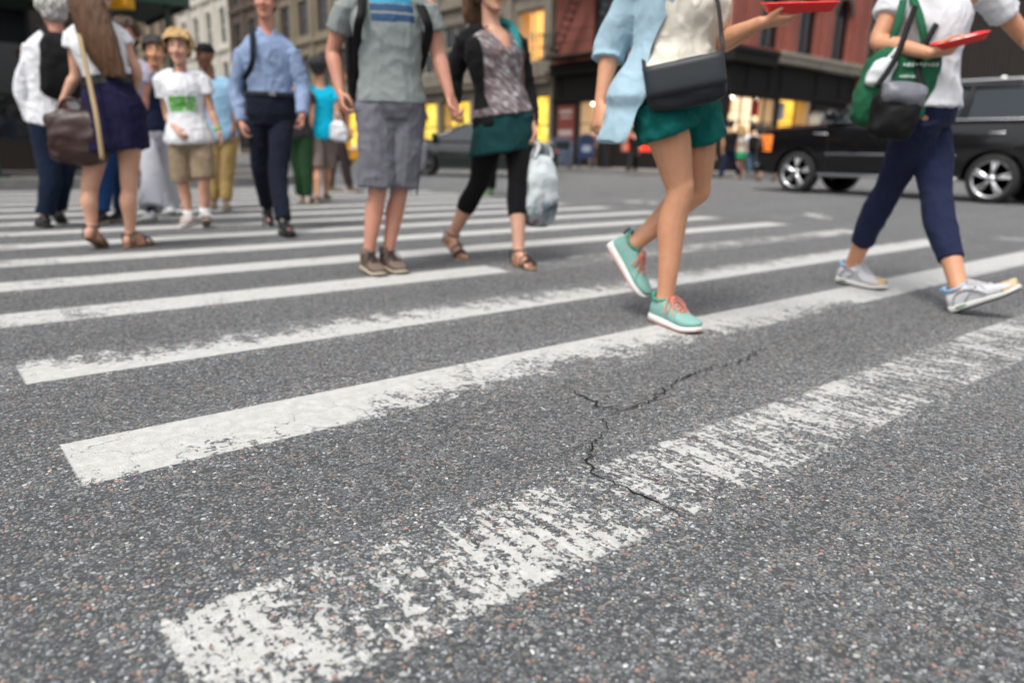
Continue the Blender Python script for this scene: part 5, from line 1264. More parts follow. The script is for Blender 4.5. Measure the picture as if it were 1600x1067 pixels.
# -------- boy in white tee with green print
c = C['boy'] = person('fair-haired boy in a white tee with a green print and khaki shorts', 12, (283, 112), (296, 218),
    dict(g=(297, 352), yaw=8, knee=(286, 288)), dict(heel=(322, 353), yaw=25, pitch=-14, knee=(319, 286, -.05)),
    dict(el=(262, 182, .03), wr=(280, 208, -.2)), dict(el=(330, 174, .04), wr=(342, 206, .0)), sex='f', skin_='fair', size=.95, girth=.98, head=(279, 76, -.03), sw=.165, voxel=.0075, hand_a=dict(curl=35))
tee = top(c, 'tee', M_W, hem=-.08, off=.022, sleeve=.5, sleeve_r=.07, flare=.05, amp=.010, voxel=.0075)
decal(c, tee, lambda x, y, t: y > 0 and -.105 < x < .105 and .40 < t < .63 and mnoise.noise(Vector((x * 38, t * 26, 1))) > -.28, plain('green_print', (.10, .36, .06), rough=.8))
pants(c, 'shorts', cloth('khaki_twill', (.30, .23, .155), var=.15), waist=.12, frac=.9, r=(.1, .096, .088), off=.014, amp=.008, flare=.012)
Mgs = plain('grey_skate_shoe', (.12, .09, .08), rough=.8); Mpk = plain('pale_shoe', (.45, .35, .33), rough=.8)
shoe(c, 'a', Mpk, Mws, laces=M_CARD); shoe(c, 'b', Mgs, Mcr, laces=M_CARD)
sk = MB(); h, kn, an = c.legs['b']; sk.tube([an * .75 + kn * .25, an], [.046, .042], n=12, round_end=False); h, kn, an = c.legs['a']; sk.tube([an * .82 + kn * .18, an], [.046, .042], n=12, round_end=False); sk.build('sock', M_W, c.root, True)
hair_short(c, hairmat('blond_hair', (.62, .40, .17)), vol=.024, front=.058, low=-.05)
s, el, wr = c.arms['b']; MB().tube([wr * .92 + el * .08, wr * .84 + el * .16], [.032, .034], n=14, round_end=False).build('wristband', plain('lime_band', (.2, .6, .05), rough=.5), c.root, True)

# -------- black cap, pale blue shirt, tan trousers
c = C['cap'] = person('person in a black cap, pale blue shirt and tan trousers behind the boy', 20, (328, 124), (345, 212),
    dict(g=(334, 326), yaw=10, knee=(338, 268)), dict(g=(354, 327), yaw=22, knee=(355, 270)),
    dict(el=(300, 180, .05), wr=(305, 210)), dict(el=(368, 172, .03), wr=(366, 205, -.05)), sex='m', skin_='brown', voxel=.009, head=(320, 88, -.02), head_yaw=-20)
top(c, 'shirt', cloth('pale_blue_cotton', (.30, .50, .68), var=.08), hem=-.1, off=.025, sleeve=.6, sleeve_r=.075, amp=.01)
pants(c, 'trousers', cloth('tan_chino', (.36, .25, .10), var=.15), waist=.14, frac=1.94, r=(.098, .09, .078, .07, .064))
for k in 'ab': shoe(c, k, Mbr, Mcr)
H = c.H; mbc = MB().ell(H(0, -.012, .05), c.hl, c.hf, c.hu, .088, .106, .082); mbc.tube([H(-.06, .07, .055), H(0, .15, .045), H(.06, .07, .055)], [.01, .012, .01], n=8); mbc.tube([H(-.03, .08, .052), H(0, .13, .046), H(.03, .08, .052)], [.01, .012, .01], n=8)
me = fuse(mbc, 'cap', .008, 2); carve(me, lambda p: np.dot(p - c.hc, c.hu) < .028); link('cap', me, cloth('black_cap', (.012, .013, .016)), c.root, True)

# -------- white shirt, dark backpack, grey hair (left edge, seen from behind)
c = C['elder'] = person('white-haired person in a white shirt and dark trousers seen from behind at the left', 208, (88, 52), (86, 200),
    dict(g=(72, 355), yaw=225, knee=(80, 282)), dict(toe=(96, 348), yaw=205, pitch=20, knee=(98, 280)),
    dict(sh=(50, 72, .02), el=(38, 146, .06), wr=(50, 194, .08)), dict(el=(128, 140, .08), wr=(125, 190, .1)), sex='m', skin_='red', voxel=.009, head=(82, 18, .02), head_yaw=225, hand_a=dict(curl=40))
top(c, 'shirt', M_W, hem=.02, off=.026, sleeve=1.9, sleeve_r=.072, cuff_r=.05, amp=.014)
pants(c, 'trousers', cloth('ink_denim', (.009, .016, .034), var=.3), waist=.2, frac=1.95, r=(.1, .092, .082, .074, .07))
for k in 'ab': shoe(c, k, Mbk, plain('black_rubber', (.015, .015, .015), rough=.7))
hair_short(c, hairmat('white_hair', (.55, .53, .50)), vol=.02, front=.05, low=-.085)
bc = c.neck - c.up * .25 - c.fr_t * .22 + c.lt * .05
t = thing('backpack', 'dark backpack with purple piping on the back of the white-haired person', 'backpack', bc)
link('pack', bag_mesh(bc, c.lt, c.fr_t, c.up, .14, .1, .25, puff=.3), Mbp, t, True)
mp = MB(); mp.tube([bc + c.lt * .14 - c.fr_t * .02 + c.up * y for y in (-.2, 0, .2)], .012, n=8); mp.build('piping', plain('purple_piping', (.12, .06, .25), rough=.7), t, True)
ms = MB()
for sg in (-1, 1): strap(ms, [bc + c.up * .2 + c.lt * .08 * sg + c.fr_t * .08, c.neck + c.lt * .11 * sg + c.up * .02, c.neck + c.lt * .145 * sg + c.fr_t * .14 - c.up * .14, bc - c.up * .2 + c.lt * .12 * sg + c.fr_t * .1], w=.028, th=.005, side=c.lt)
ms.build('strap', Mbp, t, True)

# -------- long brown hair, white top, navy skirt
c = C['longhair'] = person('person with long brown hair, a white top and a short navy skirt seen from behind', 172, (146, 34), (178, 172),
    dict(toe=(158, 386), yaw=185, pitch=24, knee=(140, 296)), dict(g=(206, 386), yaw=160, knee=(202, 290)),
    dict(sh=(116, 52, 0), el=(118, 118, .02), wr=(98, 158, -.02)), dict(sh=(184, 50, .03), el=(214, 112, .06), wr=(205, 160, .14)), sex='f', skin_='fair', girth=.97, shoes=False, voxel=.0085, head=(146, -12, 0), hand_a=dict(curl=45, dir=-UP - RT * .4))
top(c, 'white_top', M_W, hem=.30, off=.016, sleeve=.35, sleeve_r=.07, amp=.01, flare=.04)
skirt(c, 'skirt', cloth('navy_cotton', (.014, .012, .04), var=.3), waist=.34, drop=.50, off=.024, flare=.05, amp=.012, pleat=.02)
belt(c, plain('wide_black_belt', (.01, .01, .011), rough=.5), t=.33, h=.055, off=.034)
for k in 'ab': sandal(c, k, Ms1, Ms2)
hair_long(c, hairmat('chestnut_hair', (.11, .05, .02)), length=.50, swing=RT * .16 - UP * .02, width=.085)
bc = at(122, 215, c.F - .12); ax = unit(RT + HD * .2); ay = unit(np.cross(UP, ax)); Mdb = plain('dark_brown_leather', (.035, .014, .012), rough=.45, bump=.3, bscale=20, bdist=.012)
t = thing('shoulder_bag', 'large dark brown leather bag beside the navy skirt', 'handbag', bc)
link('bag_body', bag_mesh(bc, ax, ay, UP, .165, .08, .165, puff=.35, wr=.015), Mdb, t, True)
ms = MB(); ms.tube([bc - ax * .1 + UP * .14, bc - ax * .06 + UP * .22, bc + ax * .02 + UP * .22, bc + ax * .07 + UP * .14], .009, n=8); ms.build('handle', Mdb, t, True)
ms = MB(); strap(ms, [at(120, 30, c.F + .02), at(122, 45, c.F - .13), at(140, 130, c.F - .2), at(152, 190, c.F - .23), at(160, 250, c.F - .2)], w=.014, th=.004, side=RT); ms.build('strap', plain('beige_webbing', (.42, .31, .17), rough=.8), t, True)
# -------- people partly hidden further back on the crossing
def walker(key, label, facing, neck, hip, la, lb, aa, ab, top_, bot, sex='m', skin_='fair', hair=('brown', (.06, .035, .02)), long_=False, shoes=Mbk, voxel=.011, sleeve=.5, frac=1.93, skirt_=None, group='people on the crosswalk', gz=.006, r=None, size=1., head=None, hem=-.06, girth=1., face=True, flare=0., hlen=.3):
    c = C[key] = person(label, facing, neck, hip, la, lb, aa, ab, sex=sex, skin_=skin_, voxel=voxel, group=group, gz=gz, size=size, head=head, girth=girth, face=face)
    top(c, 'top', top_, hem=hem, off=.02, sleeve=sleeve, sleeve_r=.072, amp=.009, voxel=max(.009, voxel * .9))
    if skirt_: skirt(c, 'skirt', bot, waist=.2, drop=skirt_, flare=.06, voxel=max(.009, voxel * .9))
    else: pants(c, 'trousers', bot, frac=frac, r=r or (.098, .09, .078, .07, .064), voxel=max(.009, voxel * .9), flare=flare)
    for k in 'ab':
        if not skirt_ and frac > 1.5: sock(c, k, Mbk)
        shoe(c, k, shoes, Mcr)
    (hair_long if long_ else hair_short)(c, hairmat(hair[0] + '_hair', hair[1]), **({'length': hlen} if long_ else {}))
    return c
def G(x, y, knee, yaw=0, **k): return dict(g=(x, y), yaw=yaw, knee=knee, **k)
CL = lambda n, col: cloth(n, col, var=.15)
walker('ruddy', 'tall ruddy-faced person in a lilac shirt and blue jeans behind the long-haired person', 5, (198, 92), (190, 190), G(160, 350, (165, 270)), G(190, 345, (192, 272)), dict(el=(166, 150), wr=(170, 190)), dict(el=(225, 150), wr=(222, 195)), CL('lilac_cotton', (.4, .38, .48)), CL('blue_denim', (.012, .04, .12)), skin_='red', head=(196, 56, 0), voxel=.009)
walker('flares', 'dark-haired person in a navy jacket and wide white trousers', 18, (238, 112), (240, 206), G(238, 344, (238, 275), 10), G(268, 333, (262, 272), 25), dict(el=(215, 160), wr=(224, 196)), dict(el=(262, 165), wr=(258, 198)), CL('navy_jacket', (.012, .018, .045)), CL('white_linen', (.68, .68, .74)), sex='f', skin_='tan', hair=('black', (.015, .012, .012)), sleeve=1.9, r=(.1, .09, .084, .09, .1), head=(243, 82, 0), shoes=Mtr, voxel=.009, flare=.012, hem=.02)
walker('turq', 'person in a bright turquoise tee and grey shorts further along the crossing', 190, (500, 137), (503, 208), G(496, 318, (494, 266), 185), G(510, 314, (512, 264), 185), dict(el=(478, 170), wr=(480, 195)), dict(el=(526, 172), wr=(524, 200)), CL('turquoise_cotton', (.005, .42, .62)), CL('taupe_twill', (.2, .155, .14)), frac=.95, r=(.1, .1, .098), skin_='tan', hair=('black', (.015, .012, .012)), head=(498, 108), shoes=Mbr, hem=-.15)
walker('greenleg', 'person in dark green trousers behind the office shirt', 185, (462, 140), (466, 212), G(470, 316, (468, 266), 180), G(482, 318, (478, 268), 180), dict(el=(444, 175), wr=(448, 205)), dict(el=(486, 175), wr=(484, 205)), CL('charcoal_cotton', (.03, .03, .035)), CL('bottle_green_twill', (.018, .05, .02)), skin_='tan', head=(462, 110), shoes=Mpk)
walker('brownleg', 'person in dark brown trousers taking a long step behind the grey tee', 100, (528, 146), (528, 216), G(516, 300, (519, 258), 100), G(547, 301, (540, 258), 95), dict(el=(512, 180), wr=(515, 205)), dict(el=(540, 180), wr=(545, 202)), CL('rust_cotton', (.25, .08, .03)), CL('brown_twill', (.045, .03, .032)), skin_='tan', head=(530, 118), shoes=Mbr)
walker('greenshoe', 'person with green trainers hidden behind the patterned blouse', 10, (765, 150), (766, 218), G(757, 306, (760, 262)), G(768, 304, (770, 262)), dict(el=(748, 180), wr=(752, 205)), dict(el=(782, 180), wr=(780, 205)), CL('dark_jacket', (.02, .02, .025)), CL('black_denim', (.012, .012, .014)), head=(765, 124), shoes=plain('green_trainer', (.06, .25, .03), rough=.7))
bc = at(529, 205, C['turq'].F - .1); t = thing('carrier_bag', 'small white carrier bag beside the turquoise tee', 'carrier bag', bc); link('bag_body', bag_mesh(bc, RT, HD, UP, .1, .06, .13, sag=.4, wr=.02), M_W, t, True)
ms = MB(); strap(ms, [bc + UP * .12 - RT * .05, bc + UP * .22, bc + UP * .12 + RT * .05], w=.012, side=HD); ms.build('handle', M_W, t, True)

# -------- people by the far corner
FAR = 'people by the far corner'
walker('blacktee', 'person in a black tee and jeans crossing towards the lit shop windows', 150, (1141, 207), (1139, 236), G(1125, 281, (1131, 258), 160), dict(toe=(1156, 281), yaw=150, pitch=28, knee=(1147, 258)), dict(el=(1130, 222), wr=(1129, 236)), dict(el=(1152, 220), wr=(1152, 233)), CL('black_cotton', (.012, .012, .014)), CL('dark_denim', (.014, .02, .045)), voxel=.013, group=FAR, skin_='tan', hair=('cropped', (.03, .025, .02)), girth=1.08, face=False)
walker('greenskirt', 'blonde person in a bright green skirt beside the black tee', 200, (1158, 214), (1157, 239), G(1151, 279, (1153, 260), 190), G(1160, 279, (1160, 260), 190), dict(el=(1149, 228), wr=(1150, 240)), dict(el=(1167, 228), wr=(1166, 240)), CL('pale_top', (.55, .5, .42)), CL('green_cotton', (.01, .28, .11)), sex='f', skirt_=.35, long_=True, hlen=.25, hair=('blonde', (.5, .33, .14)), voxel=.014, group=FAR, face=False, shoes=Mpk)
c = walker('rucksack', 'person in a white shirt and faded jeans wearing a dark rucksack on the far pavement', 175, (1176, 212), (1175, 238), G(1170, 274, (1171, 256), 180, z=.153), G(1180, 274, (1179, 256), 180, z=.153), dict(el=(1166, 227), wr=(1167, 240)), dict(el=(1186, 227), wr=(1185, 240)), M_W, CL('faded_denim', (.08, .14, .19)), voxel=.014, group=FAR, gz=.153, face=False, hair=('dark', (.02, .015, .012)))
bc = c.neck - c.up * .26 - c.fr_t * .2; t = thing('backpack', 'dark rucksack on the white shirt by the far shop windows', 'backpack', bc); link('pack', bag_mesh(bc, c.lt, c.fr_t, c.up, .16, .1, .24), Mbp, t, True)
walker('companion', 'dark-haired person walking close beside the rucksack', 190, (1186, 213), (1186, 239), G(1183, 273, (1184, 256), 185, z=.153), G(1190, 273, (1189, 256), 185, z=.153), dict(el=(1179, 227), wr=(1180, 240)), dict(el=(1194, 227), wr=(1193, 240)), CL('lilac_top', (.3, .28, .34)), CL('black_skirt', (.012, .012, .014)), sex='f', voxel=.014, group=FAR, gz=.153, face=False, long_=True, hlen=.2, hair=('black', (.015, .012, .012)))
walker('barelegs', 'bare-legged person in black shorts just ahead of the SUV', 205, (1199, 216), (1198, 243), G(1187, 284, (1191, 264), 215), dict(toe=(1207, 284), yaw=205, pitch=25, knee=(1203, 264)), dict(el=(1190, 231), wr=(1190, 243)), dict(el=(1207, 231), wr=(1206, 243)), CL('tan_top', (.3, .2, .14)), CL('black_short', (.012, .012, .014)), frac=.7, r=(.1, .098, .092), voxel=.014, group=FAR, face=False, skin_='tan')
walker('whitedress', 'person in a white sleeveless dress walking past the red window display', 185, (971, 213), (971, 232), G(966, 258, (968, 245), 185, z=.153), G(975, 258, (974, 245), 185, z=.153), dict(el=(963, 224), wr=(964, 233)), dict(el=(979, 224), wr=(978, 233)), M_W, M_W, sex='f', skirt_=.4, voxel=.015, group=FAR, gz=.153, face=False, sleeve=.1, shoes=plain('red_shoe', (.4, .08, .05), rough=.6))
walker('darkfar', 'person in dark clothes with an outstretched arm beside the white dress', -150, (991, 216), (990, 238), G(981, 270, (985, 254), -150, z=.153), G(993, 268, (992, 254), -150, z=.153), dict(el=(981, 220), wr=(974, 222)), dict(el=(999, 226), wr=(998, 237)), CL('dark_cotton', (.02, .017, .017)), CL('dark_trouser', (.015, .014, .015)), voxel=.015, group=FAR, gz=.153, face=False, sleeve=.5)
walker('mailperson', 'person in a dusky pink top standing behind the blue mailbox', 170, (926, 211), (926, 232), G(922, 262, (923, 247), 170, z=.153), G(931, 262, (930, 247), 170, z=.153), dict(el=(917, 223), wr=(918, 233)), dict(el=(935, 223), wr=(934, 233)), CL('dusky_pink', (.28, .13, .12)), CL('mauve_skirt', (.12, .07, .07)), sex='f', skirt_=.3, voxel=.015, group=FAR, gz=.153, face=False)
walker('beigeskirt', 'person in a long beige skirt beside the raised knee', 150, (1108, 214), (1107, 238), G(1103, 279, (1104, 259), 150), G(1112, 279, (1111, 259), 150), dict(el=(1100, 227), wr=(1101, 240)), dict(el=(1116, 227), wr=(1115, 240)), CL('brown_top', (.12, .08, .06)), CL('beige_linen', (.45, .34, .24)), sex='f', skirt_=.55, voxel=.015, group=FAR, face=False)
# ------------------------------------------------------------------ vehicles
M_CARB = plain('black_car_paint', (.006, .006, .007), rough=.14, var=.05, bump=0, coat=.7, spec=.3); M_CHROME = plain('chrome', (.75, .75, .76), rough=.12, metal=1., bump=0, var=.03); M_TYRE = plain('tyre_rubber', (.018, .018, .018), rough=.8, bump=.3); M_CGL = glassy('car_glass', (.018, .026, .034)); M_PLAS = plain('black_plastic', (.015, .015, .016), rough=.6)
M_AMB = glow('amber_lamp', (1., .24, .02), 1.0, .2, 20); M_CLEAR = plain('headlamp_clear', (.6, .62, .65), rough=.08, spec=.9, bump=0); M_TAIL = plain('tail_lamp_red', (.3, .01, .01), rough=.15, bump=0)
M_RIMD = plain('dull_rim', (.1, .1, .1), rough=.4, metal=.5)
def wheel(parent, cx, y, r, w, side, spokes=5, rimm=None):
    """wheel on an axle along local y; side +1/-1 shows outwards"""
    W = world_of(parent); T_ = lambda p: np.array(W @ Vector(p))
    def ringp(rad, yy, n=36): return [T_((cx + rad * math.cos(a), yy, r + rad * math.sin(a))) for a in np.linspace(0, 2 * math.pi, n, endpoint=False)]
    y0, y1 = y, y - side * w
    o = MB().loft([ringp(r * .74, y0), ringp(r * .80, y0 + side * .012), ringp(r * .95, y0 + side * .004), ringp(r, y0 - side * .03), ringp(r, y1 + side * .03), ringp(r * .95, y1), ringp(r * .74, y1)], cap=False).build('wheel', M_TYRE, parent, True)
    rm = MB(); yy = y0 - side * .015
    rm.loft([ringp(r * .75, y0 + side * .002), ringp(r * .70, y0 + side * .004), ringp(r * .67, y0 - side * .03), ringp(r * .66, y0 - side * .12)], cap=False)
    for i in range(spokes):
        a = i * 2 * math.pi / spokes + .4
        for da in (-.13, .13):
            p0 = (cx + r * .12 * math.cos(a), yy, r + r * .12 * math.sin(a)); p1 = (cx + r * .68 * math.cos(a + da), yy - side * .005, r + r * .68 * math.sin(a + da)); rm.tube([T_(p0), T_(p1)], [r * .075, r * .06], n=8)
    rm.ell(T_((cx, yy + side * .01, r)), *(np.array(W.to_3x3() @ Vector(v)) for v in ((1, 0, 0), (0, 0, 1), (0, 1, 0))), r * .17, r * .17, .03)
    rm.build('rim', rimm or M_CHROME, o, True)
    MB().loft([ringp(r * .66, y0 - side * .1), ringp(r * .1, y0 - side * .1)]).build('brake_disc', M_PLAS, o)

def car_body(t, prof_low, stations_w, hull_mat, arches, r_arch, zroof):
    pass

def vehicle(name, label, loc, heading, Lc, Wc, belt_, roof, gh, wb, fo, wr, paint, hood_z, group=None, cat='car', suv=False):
    """local x forward from the rear bumper 0..Lc, y left, z up. gh: glasshouse x stations (rear base, rear top, front top, front base)"""
    t = thing(name, label, cat, loc, heading, group); W = world_of(t); T_ = lambda x, y, z: np.array(W @ Vector((x, y, z)))
    hw = Wc / 2; bot = .34 if suv else .2; R_ = wr
    xs = [0, .04, .18, Lc * .12, gh[0], Lc * .5, gh[3], gh[3] + .12, Lc - .55, Lc - .22, Lc - .06, Lc]
    tops = [belt_ - .22, belt_ - .1, belt_ - .03, belt_, belt_, belt_, belt_, hood_z + (.06 if not suv else .03), hood_z - (.09 if not suv else .02), hood_z - (.17 if not suv else .06), hood_z - (.27 if not suv else .14), hood_z - (.36 if not suv else .26)]
    wid = [.86, .92, .97, 1, 1, 1, 1, 1, .985, .95, .88, .80]; bots = [bot + .1, bot + .05, bot, bot, bot, bot, bot, bot, bot, bot, bot + .05, bot + .1]
    mb = MB(); rings = []
    for x, tz, w, bz in zip(*[crom(np.array(q, float), 3) for q in (xs, tops, wid, bots)]):
        h = tz - bz; y = hw * w
        half = [(0, bz), (y * .8, bz), (y * .96, bz + h * .05), (y * .985, bz + h * .3), (y, bz + h * .55), (y * .985, bz + h * .8), (y * .95, bz + h * .93), (y * .86, bz + h * .985), (y * .4, bz + h * 1.012), (0, bz + h * 1.015)]
        full = half + [(-a, b) for a, b in half[-2:0:-1]]; rings.append([T_(x, a, b) for a, b in full])
    mb.loft(rings); me = mb.mesh('body'); fixn(me)
    cut = MB()
    for cx in (fo, fo + wb): cut.loft([[T_(cx + (R_ + .075) * math.cos(a), yy, R_ + (R_ + .075) * math.sin(a)) for a in np.linspace(0, 2 * math.pi, 32, endpoint=False)] for yy in (hw + .3, hw - .36)]); cut.loft([[T_(cx + (R_ + .075) * math.cos(a), yy, R_ + (R_ + .075) * math.sin(a)) for a in np.linspace(0, 2 * math.pi, 32, endpoint=False)] for yy in (-hw - .3, -hw + .36)])
    cme = cut.mesh('cut'); fixn(cme); co = bpy.data.objects.new('cut', cme); COL.objects.link(co)
    me2 = evaluated(me, [('BOOLEAN', dict(operation='DIFFERENCE', object=co, solver='MANIFOLD'))]); bpy.data.objects.remove(co)
    b = link('body', me2, paint, t, True); 
    for p in me2.polygons: p.use_smooth = True
    if hasattr(me2, 'set_sharp_from_angle'): me2.set_sharp_from_angle(angle=R(35))
    # glasshouse: painted roof and pillars, dark panes
    tw = hw * (.80 if suv else .74); bw = hw * .93; zb = belt_ - .02
    def gp(x0, x1, w0, w1, z0, z1): pass
    rr = MB(); roofr = []
    for x, dz in ((gh[1] - .1, -.05), (gh[1] + .15, .0), ((gh[1] + gh[2]) / 2, .03), (gh[2] - .2, .0), (gh[2] + .06, -.05)):
        roofr.append([T_(x, tw * s_, roof + dz - d_) for s_, d_ in ((-1.0, .075), (-1.01, .04), (-.93, .008), (-.5, -.015), (0, -.02), (.5, -.015), (.93, .008), (1.01, .04), (1.0, .075))])
    rr.loft(roofr); rr.build('roof', paint, t, True)
    zt = roof - .06
    for sg in (-1, 1):
        quad = [(gh[0], bw, zb), (gh[3], bw, zb), (gh[2], tw, zt), (gh[1], tw, zt)]
        n_ = 3 if suv else 2
        fr = MB(); 
        def lerp(u, v):
            a = np.array(quad[0]) * (1 - u) + np.array(quad[1]) * u; c_ = np.array(quad[3]) * (1 - u) + np.array(quad[2]) * u; p = a * (1 - v) + c_ * v; return T_(p[0], sg * p[1], p[2])
        for i in range(n_):
            u0, u1 = i / n_ + .018, (i + 1) / n_ - .018
            pm = MB(); pm.add([lerp(u0, .04), lerp(u1, .04), lerp(u1, .96), lerp(u0, .96)], [(0, 1, 2, 3)]); pm.build('side_window', M_CGL, t)
        for i in range(n_ + 1):
            u = min(max(i / n_, .012), .988); a, c_ = lerp(u, 0), lerp(u, 1); MB().tube([a, c_], .035, n=8).build('pillar', paint if not suv else M_PLAS, t, True)
        # trim along the belt, sill and door seams
        tr = MB(); tr.tube([T_(gh[0] - .05, sg * (bw + .02), zb + .015), T_(gh[3] + .05, sg * (bw + .02), zb + .015)], .014, n=6); tr.build('belt_trim', M_CHROME if suv else M_PLAS, t, True)
        bz = bot + (hood_z - bot) * .33
        tr = MB(); tr.tube([T_(fo + R_ + .2, sg * (hw * 1.0 + .004), bz + .1), T_(fo + wb - R_ - .2, sg * (hw * 1.0 + .004), bz + .1)], .017, n=6); tr.build('door_trim', M_CHROME if suv else M_PLAS, t, True)
        sl = MB(); sl.tube([T_(fo + R_ + .12, sg * (hw + .05), bot + .03), T_(fo + wb - R_ - .12, sg * (hw + .05), bot + .03)], .03, n=8); sl.build('running_board', M_CHROME if suv else M_PLAS, t, True)
        sm = MB()
        for x in ((gh[0] + gh[3]) / 2 - .15, gh[3] - .12, gh[0] + .35): sm.tube([T_(x, sg * (hw * .992 + .002), bot + .1), T_(x, sg * (hw * 1.003 + .001), bot + (belt_ - bot) * .55), T_(x, sg * (hw * .955 + .002), belt_ - .07)], .005, n=4, smooth=3)
        sm.build('door_seam', M_PLAS, t)
        hd = MB()
        for x in ((gh[0] + gh[3]) / 2 + .0, gh[0] + .5): hd.tube([T_(x, sg * (hw * .985 + .02), belt_ - .22), T_(x + .2, sg * (hw * .985 + .02), belt_ - .22)], .02, n=8)
        hd.build('door_handle', M_CHROME if suv else M_PLAS, t, True)
        mi = MB(); q = (gh[3] - .18, sg * (hw + .14), belt_ + .12); mi.ell(T_(*q), *(np.array(W.to_3x3() @ Vector(v)) for v in ((1, 0, 0), (0, 1, 0), (0, 0, 1))), .1, .14, .11 if suv else .08); mi.tube([T_(gh[3] - .15, sg * bw, belt_ + .03), T_(*q)], .03, n=8); mi.build('mirror', M_PLAS if not suv else paint, t, True)
        hl = MB(); X0_ = Lc - .34
        if suv:
            for i in range(6): z = hood_z - .21 - i * .055; hl.box(0, 0, 0, 0, 0, 0) if False else hl.tube([T_(Lc - .42, sg * (hw * .965), z), T_(Lc - .24, sg * (hw * .93), z), T_(Lc - .07, sg * (hw * .82), z), T_(Lc + .0, sg * hw * .62, z)], .025, n=8, smooth=3)
            hl.build('headlight', M_AMB, t, True)
        else:
            hl.ell(T_(Lc - .2, sg * hw * .72, hood_z - .24), *(np.array(W.to_3x3() @ Vector(v)) for v in ((1, 0, 0), (0, 1, 0), (0, 0, 1))), .2, .2, .08); hl.build('headlight', M_CLEAR, t, True)
        tl = MB(); tl.ell(T_(.08, sg * hw * .82, belt_ - .25), *(np.array(W.to_3x3() @ Vector(v)) for v in ((1, 0, 0), (0, 1, 0), (0, 0, 1))), .06, .14, .2 if suv else .09); tl.build('tail_light', M_TAIL, t, True)
        for cx in (fo, fo + wb): wheel(t, cx, sg * (hw - .02), R_, .26, sg, rimm=M_CHROME if suv else M_RIMD)
    for nm, a, b_ in (('windscreen', gh[3], gh[2]), ('rear_window', gh[0], gh[1])):
        w_ = MB(); w_.add([T_(a, -bw * .97, zb), T_(a, bw * .97, zb), T_(b_, tw * .97, zt), T_(b_, -tw * .97, zt)], [(0, 1, 2, 3)]); w_.build(nm, M_CGL, t)
    g_ = MB(); 
    for i in range(4): g_.tube([T_(Lc + .005, -hw * .5, hood_z - .3 - i * .09), T_(Lc + .005, hw * .5, hood_z - .3 - i * .09)], .018, n=6)
    g_.build('grille', M_CHROME, t, True)
    bp = MB(); bp.tube([T_(Lc - .12, -hw * .93, bot + .14), T_(Lc + .03, -hw * .6, bot + .14), T_(Lc + .06, 0, bot + .14), T_(Lc + .03, hw * .6, bot + .14), T_(Lc - .12, hw * .93, bot + .14)], .1, n=10); bp.build('bumper', paint, t, True)
    return t, T_
# black SUV driving away to the left along the cross street (wheels stand at x = 13.8)
SX = 13.78
t, T_ = vehicle('black_suv', 'long black SUV with chrome wheels and trim crossing behind the walkers', (SX + 1.0, 3.35, 0), math.pi / 2, 5.62, 2.0, 1.34, 1.90, (.55, .85, 3.35, 4.1), 3.46, 1.14, .395, M_CARB, 1.30, cat='SUV', suv=True)
for sg in (-1, 1):
    r_ = MB(); r_.tube([T_(.9, sg * .80, 1.90), T_(1.0, sg * .80, 1.955), T_(3.2, sg * .80, 1.955), T_(3.3, sg * .80, 1.9)], .026, n=8, smooth=2); r_.build('roof_rail', M_CHROME, t, True)
    v_ = MB(); v_.tube([T_(4.02, sg * 1.006, 1.12), T_(4.28, sg * 1.004, 1.13)], .022, n=8); v_.build('fender_badge', M_CHROME, t, True)

# dark sedan waiting beyond the crosswalk, side on
p = gnd(738, 277); hdg = math.atan2(-RT[1], -RT[0]); d = -RT
org = p - d * 2.35 + HD * .9
vehicle('dark_sedan', 'dark green sedan waiting side-on beyond the crosswalk', (org[0], org[1], 0), hdg, 4.7, 1.8, .95, 1.45, (.45, 1.15, 2.6, 3.55), 2.75, .95, .33, plain('dark_bottle_paint', (.010, .016, .015), rough=.15, var=.05, bump=0, coat=1.), .93)
# yellow cab far down the cross street
p = gnd(528, 261); tq = vehicle('yellow_cab', 'yellow taxi far down the cross street', (p[0], p[1] + 4.5, 0), -math.pi / 2, 4.8, 1.85, .97, 1.48, (.5, 1.2, 2.7, 3.6), 2.8, .95, .33, plain('taxi_yellow', (.75, .36, .01), rough=.25, var=.05, bump=0, coat=.6), .95)
rs = MB(); T2 = tq[1]; rs.obox(T2(1.9, 0, 1.58), (1, 0, 0), (0, 1, 0), (0, 0, 1), .3, .12, .09); rs.build('roof_sign', plain('sign_white', (.6, .58, .5), rough=.5), tq[0], bevel=.02)

# ------------------------------------------------------------------ street furniture by the far corner
def on_pave(px, py): return gnd(px, py, .147)
M_BLUE = plain('mailbox_blue', (.012, .028, .085), rough=.4)
p = on_pave(914, 263); p = np.array([p[0], p[1], .147]); t = thing('mailbox', 'blue street mailbox with a rounded top', 'mailbox', p)
ax, ay = RT, HD; out = [(-.3, .35), (.3, .35), (.3, 1.0)] + [(.3 * math.cos(a), 1.0 + .27 * math.sin(a)) for a in np.linspace(0, math.pi, 14)][1:-1] + [(-.3, 1.0)]
MB().prism(out, p - HD * .28, ax, UP, HD, .56).build('box', M_BLUE, t, bevel=.02)
for a in (-.24, .24):
    for b_ in (-.22, .22): MB().obox(p + RT * a + HD * b_ + UP * .18, RT, HD, UP, .03, .03, .18).build('leg', M_BLUE, t)
MB().obox(p - HD * .285 + UP * 1.05, RT, UP, HD, .2, .04, .012).build('slot', M_BLKF, t); MB().obox(p - HD * .285 + UP * .72, RT, UP, HD, .16, .11, .004).build('notice', plain('pale_label', (.3, .33, .38), rough=.7), t)
p = on_pave(945, 263); t = thing('litter_bin', 'black wire litter bin on the far kerb', 'litter bin', p)
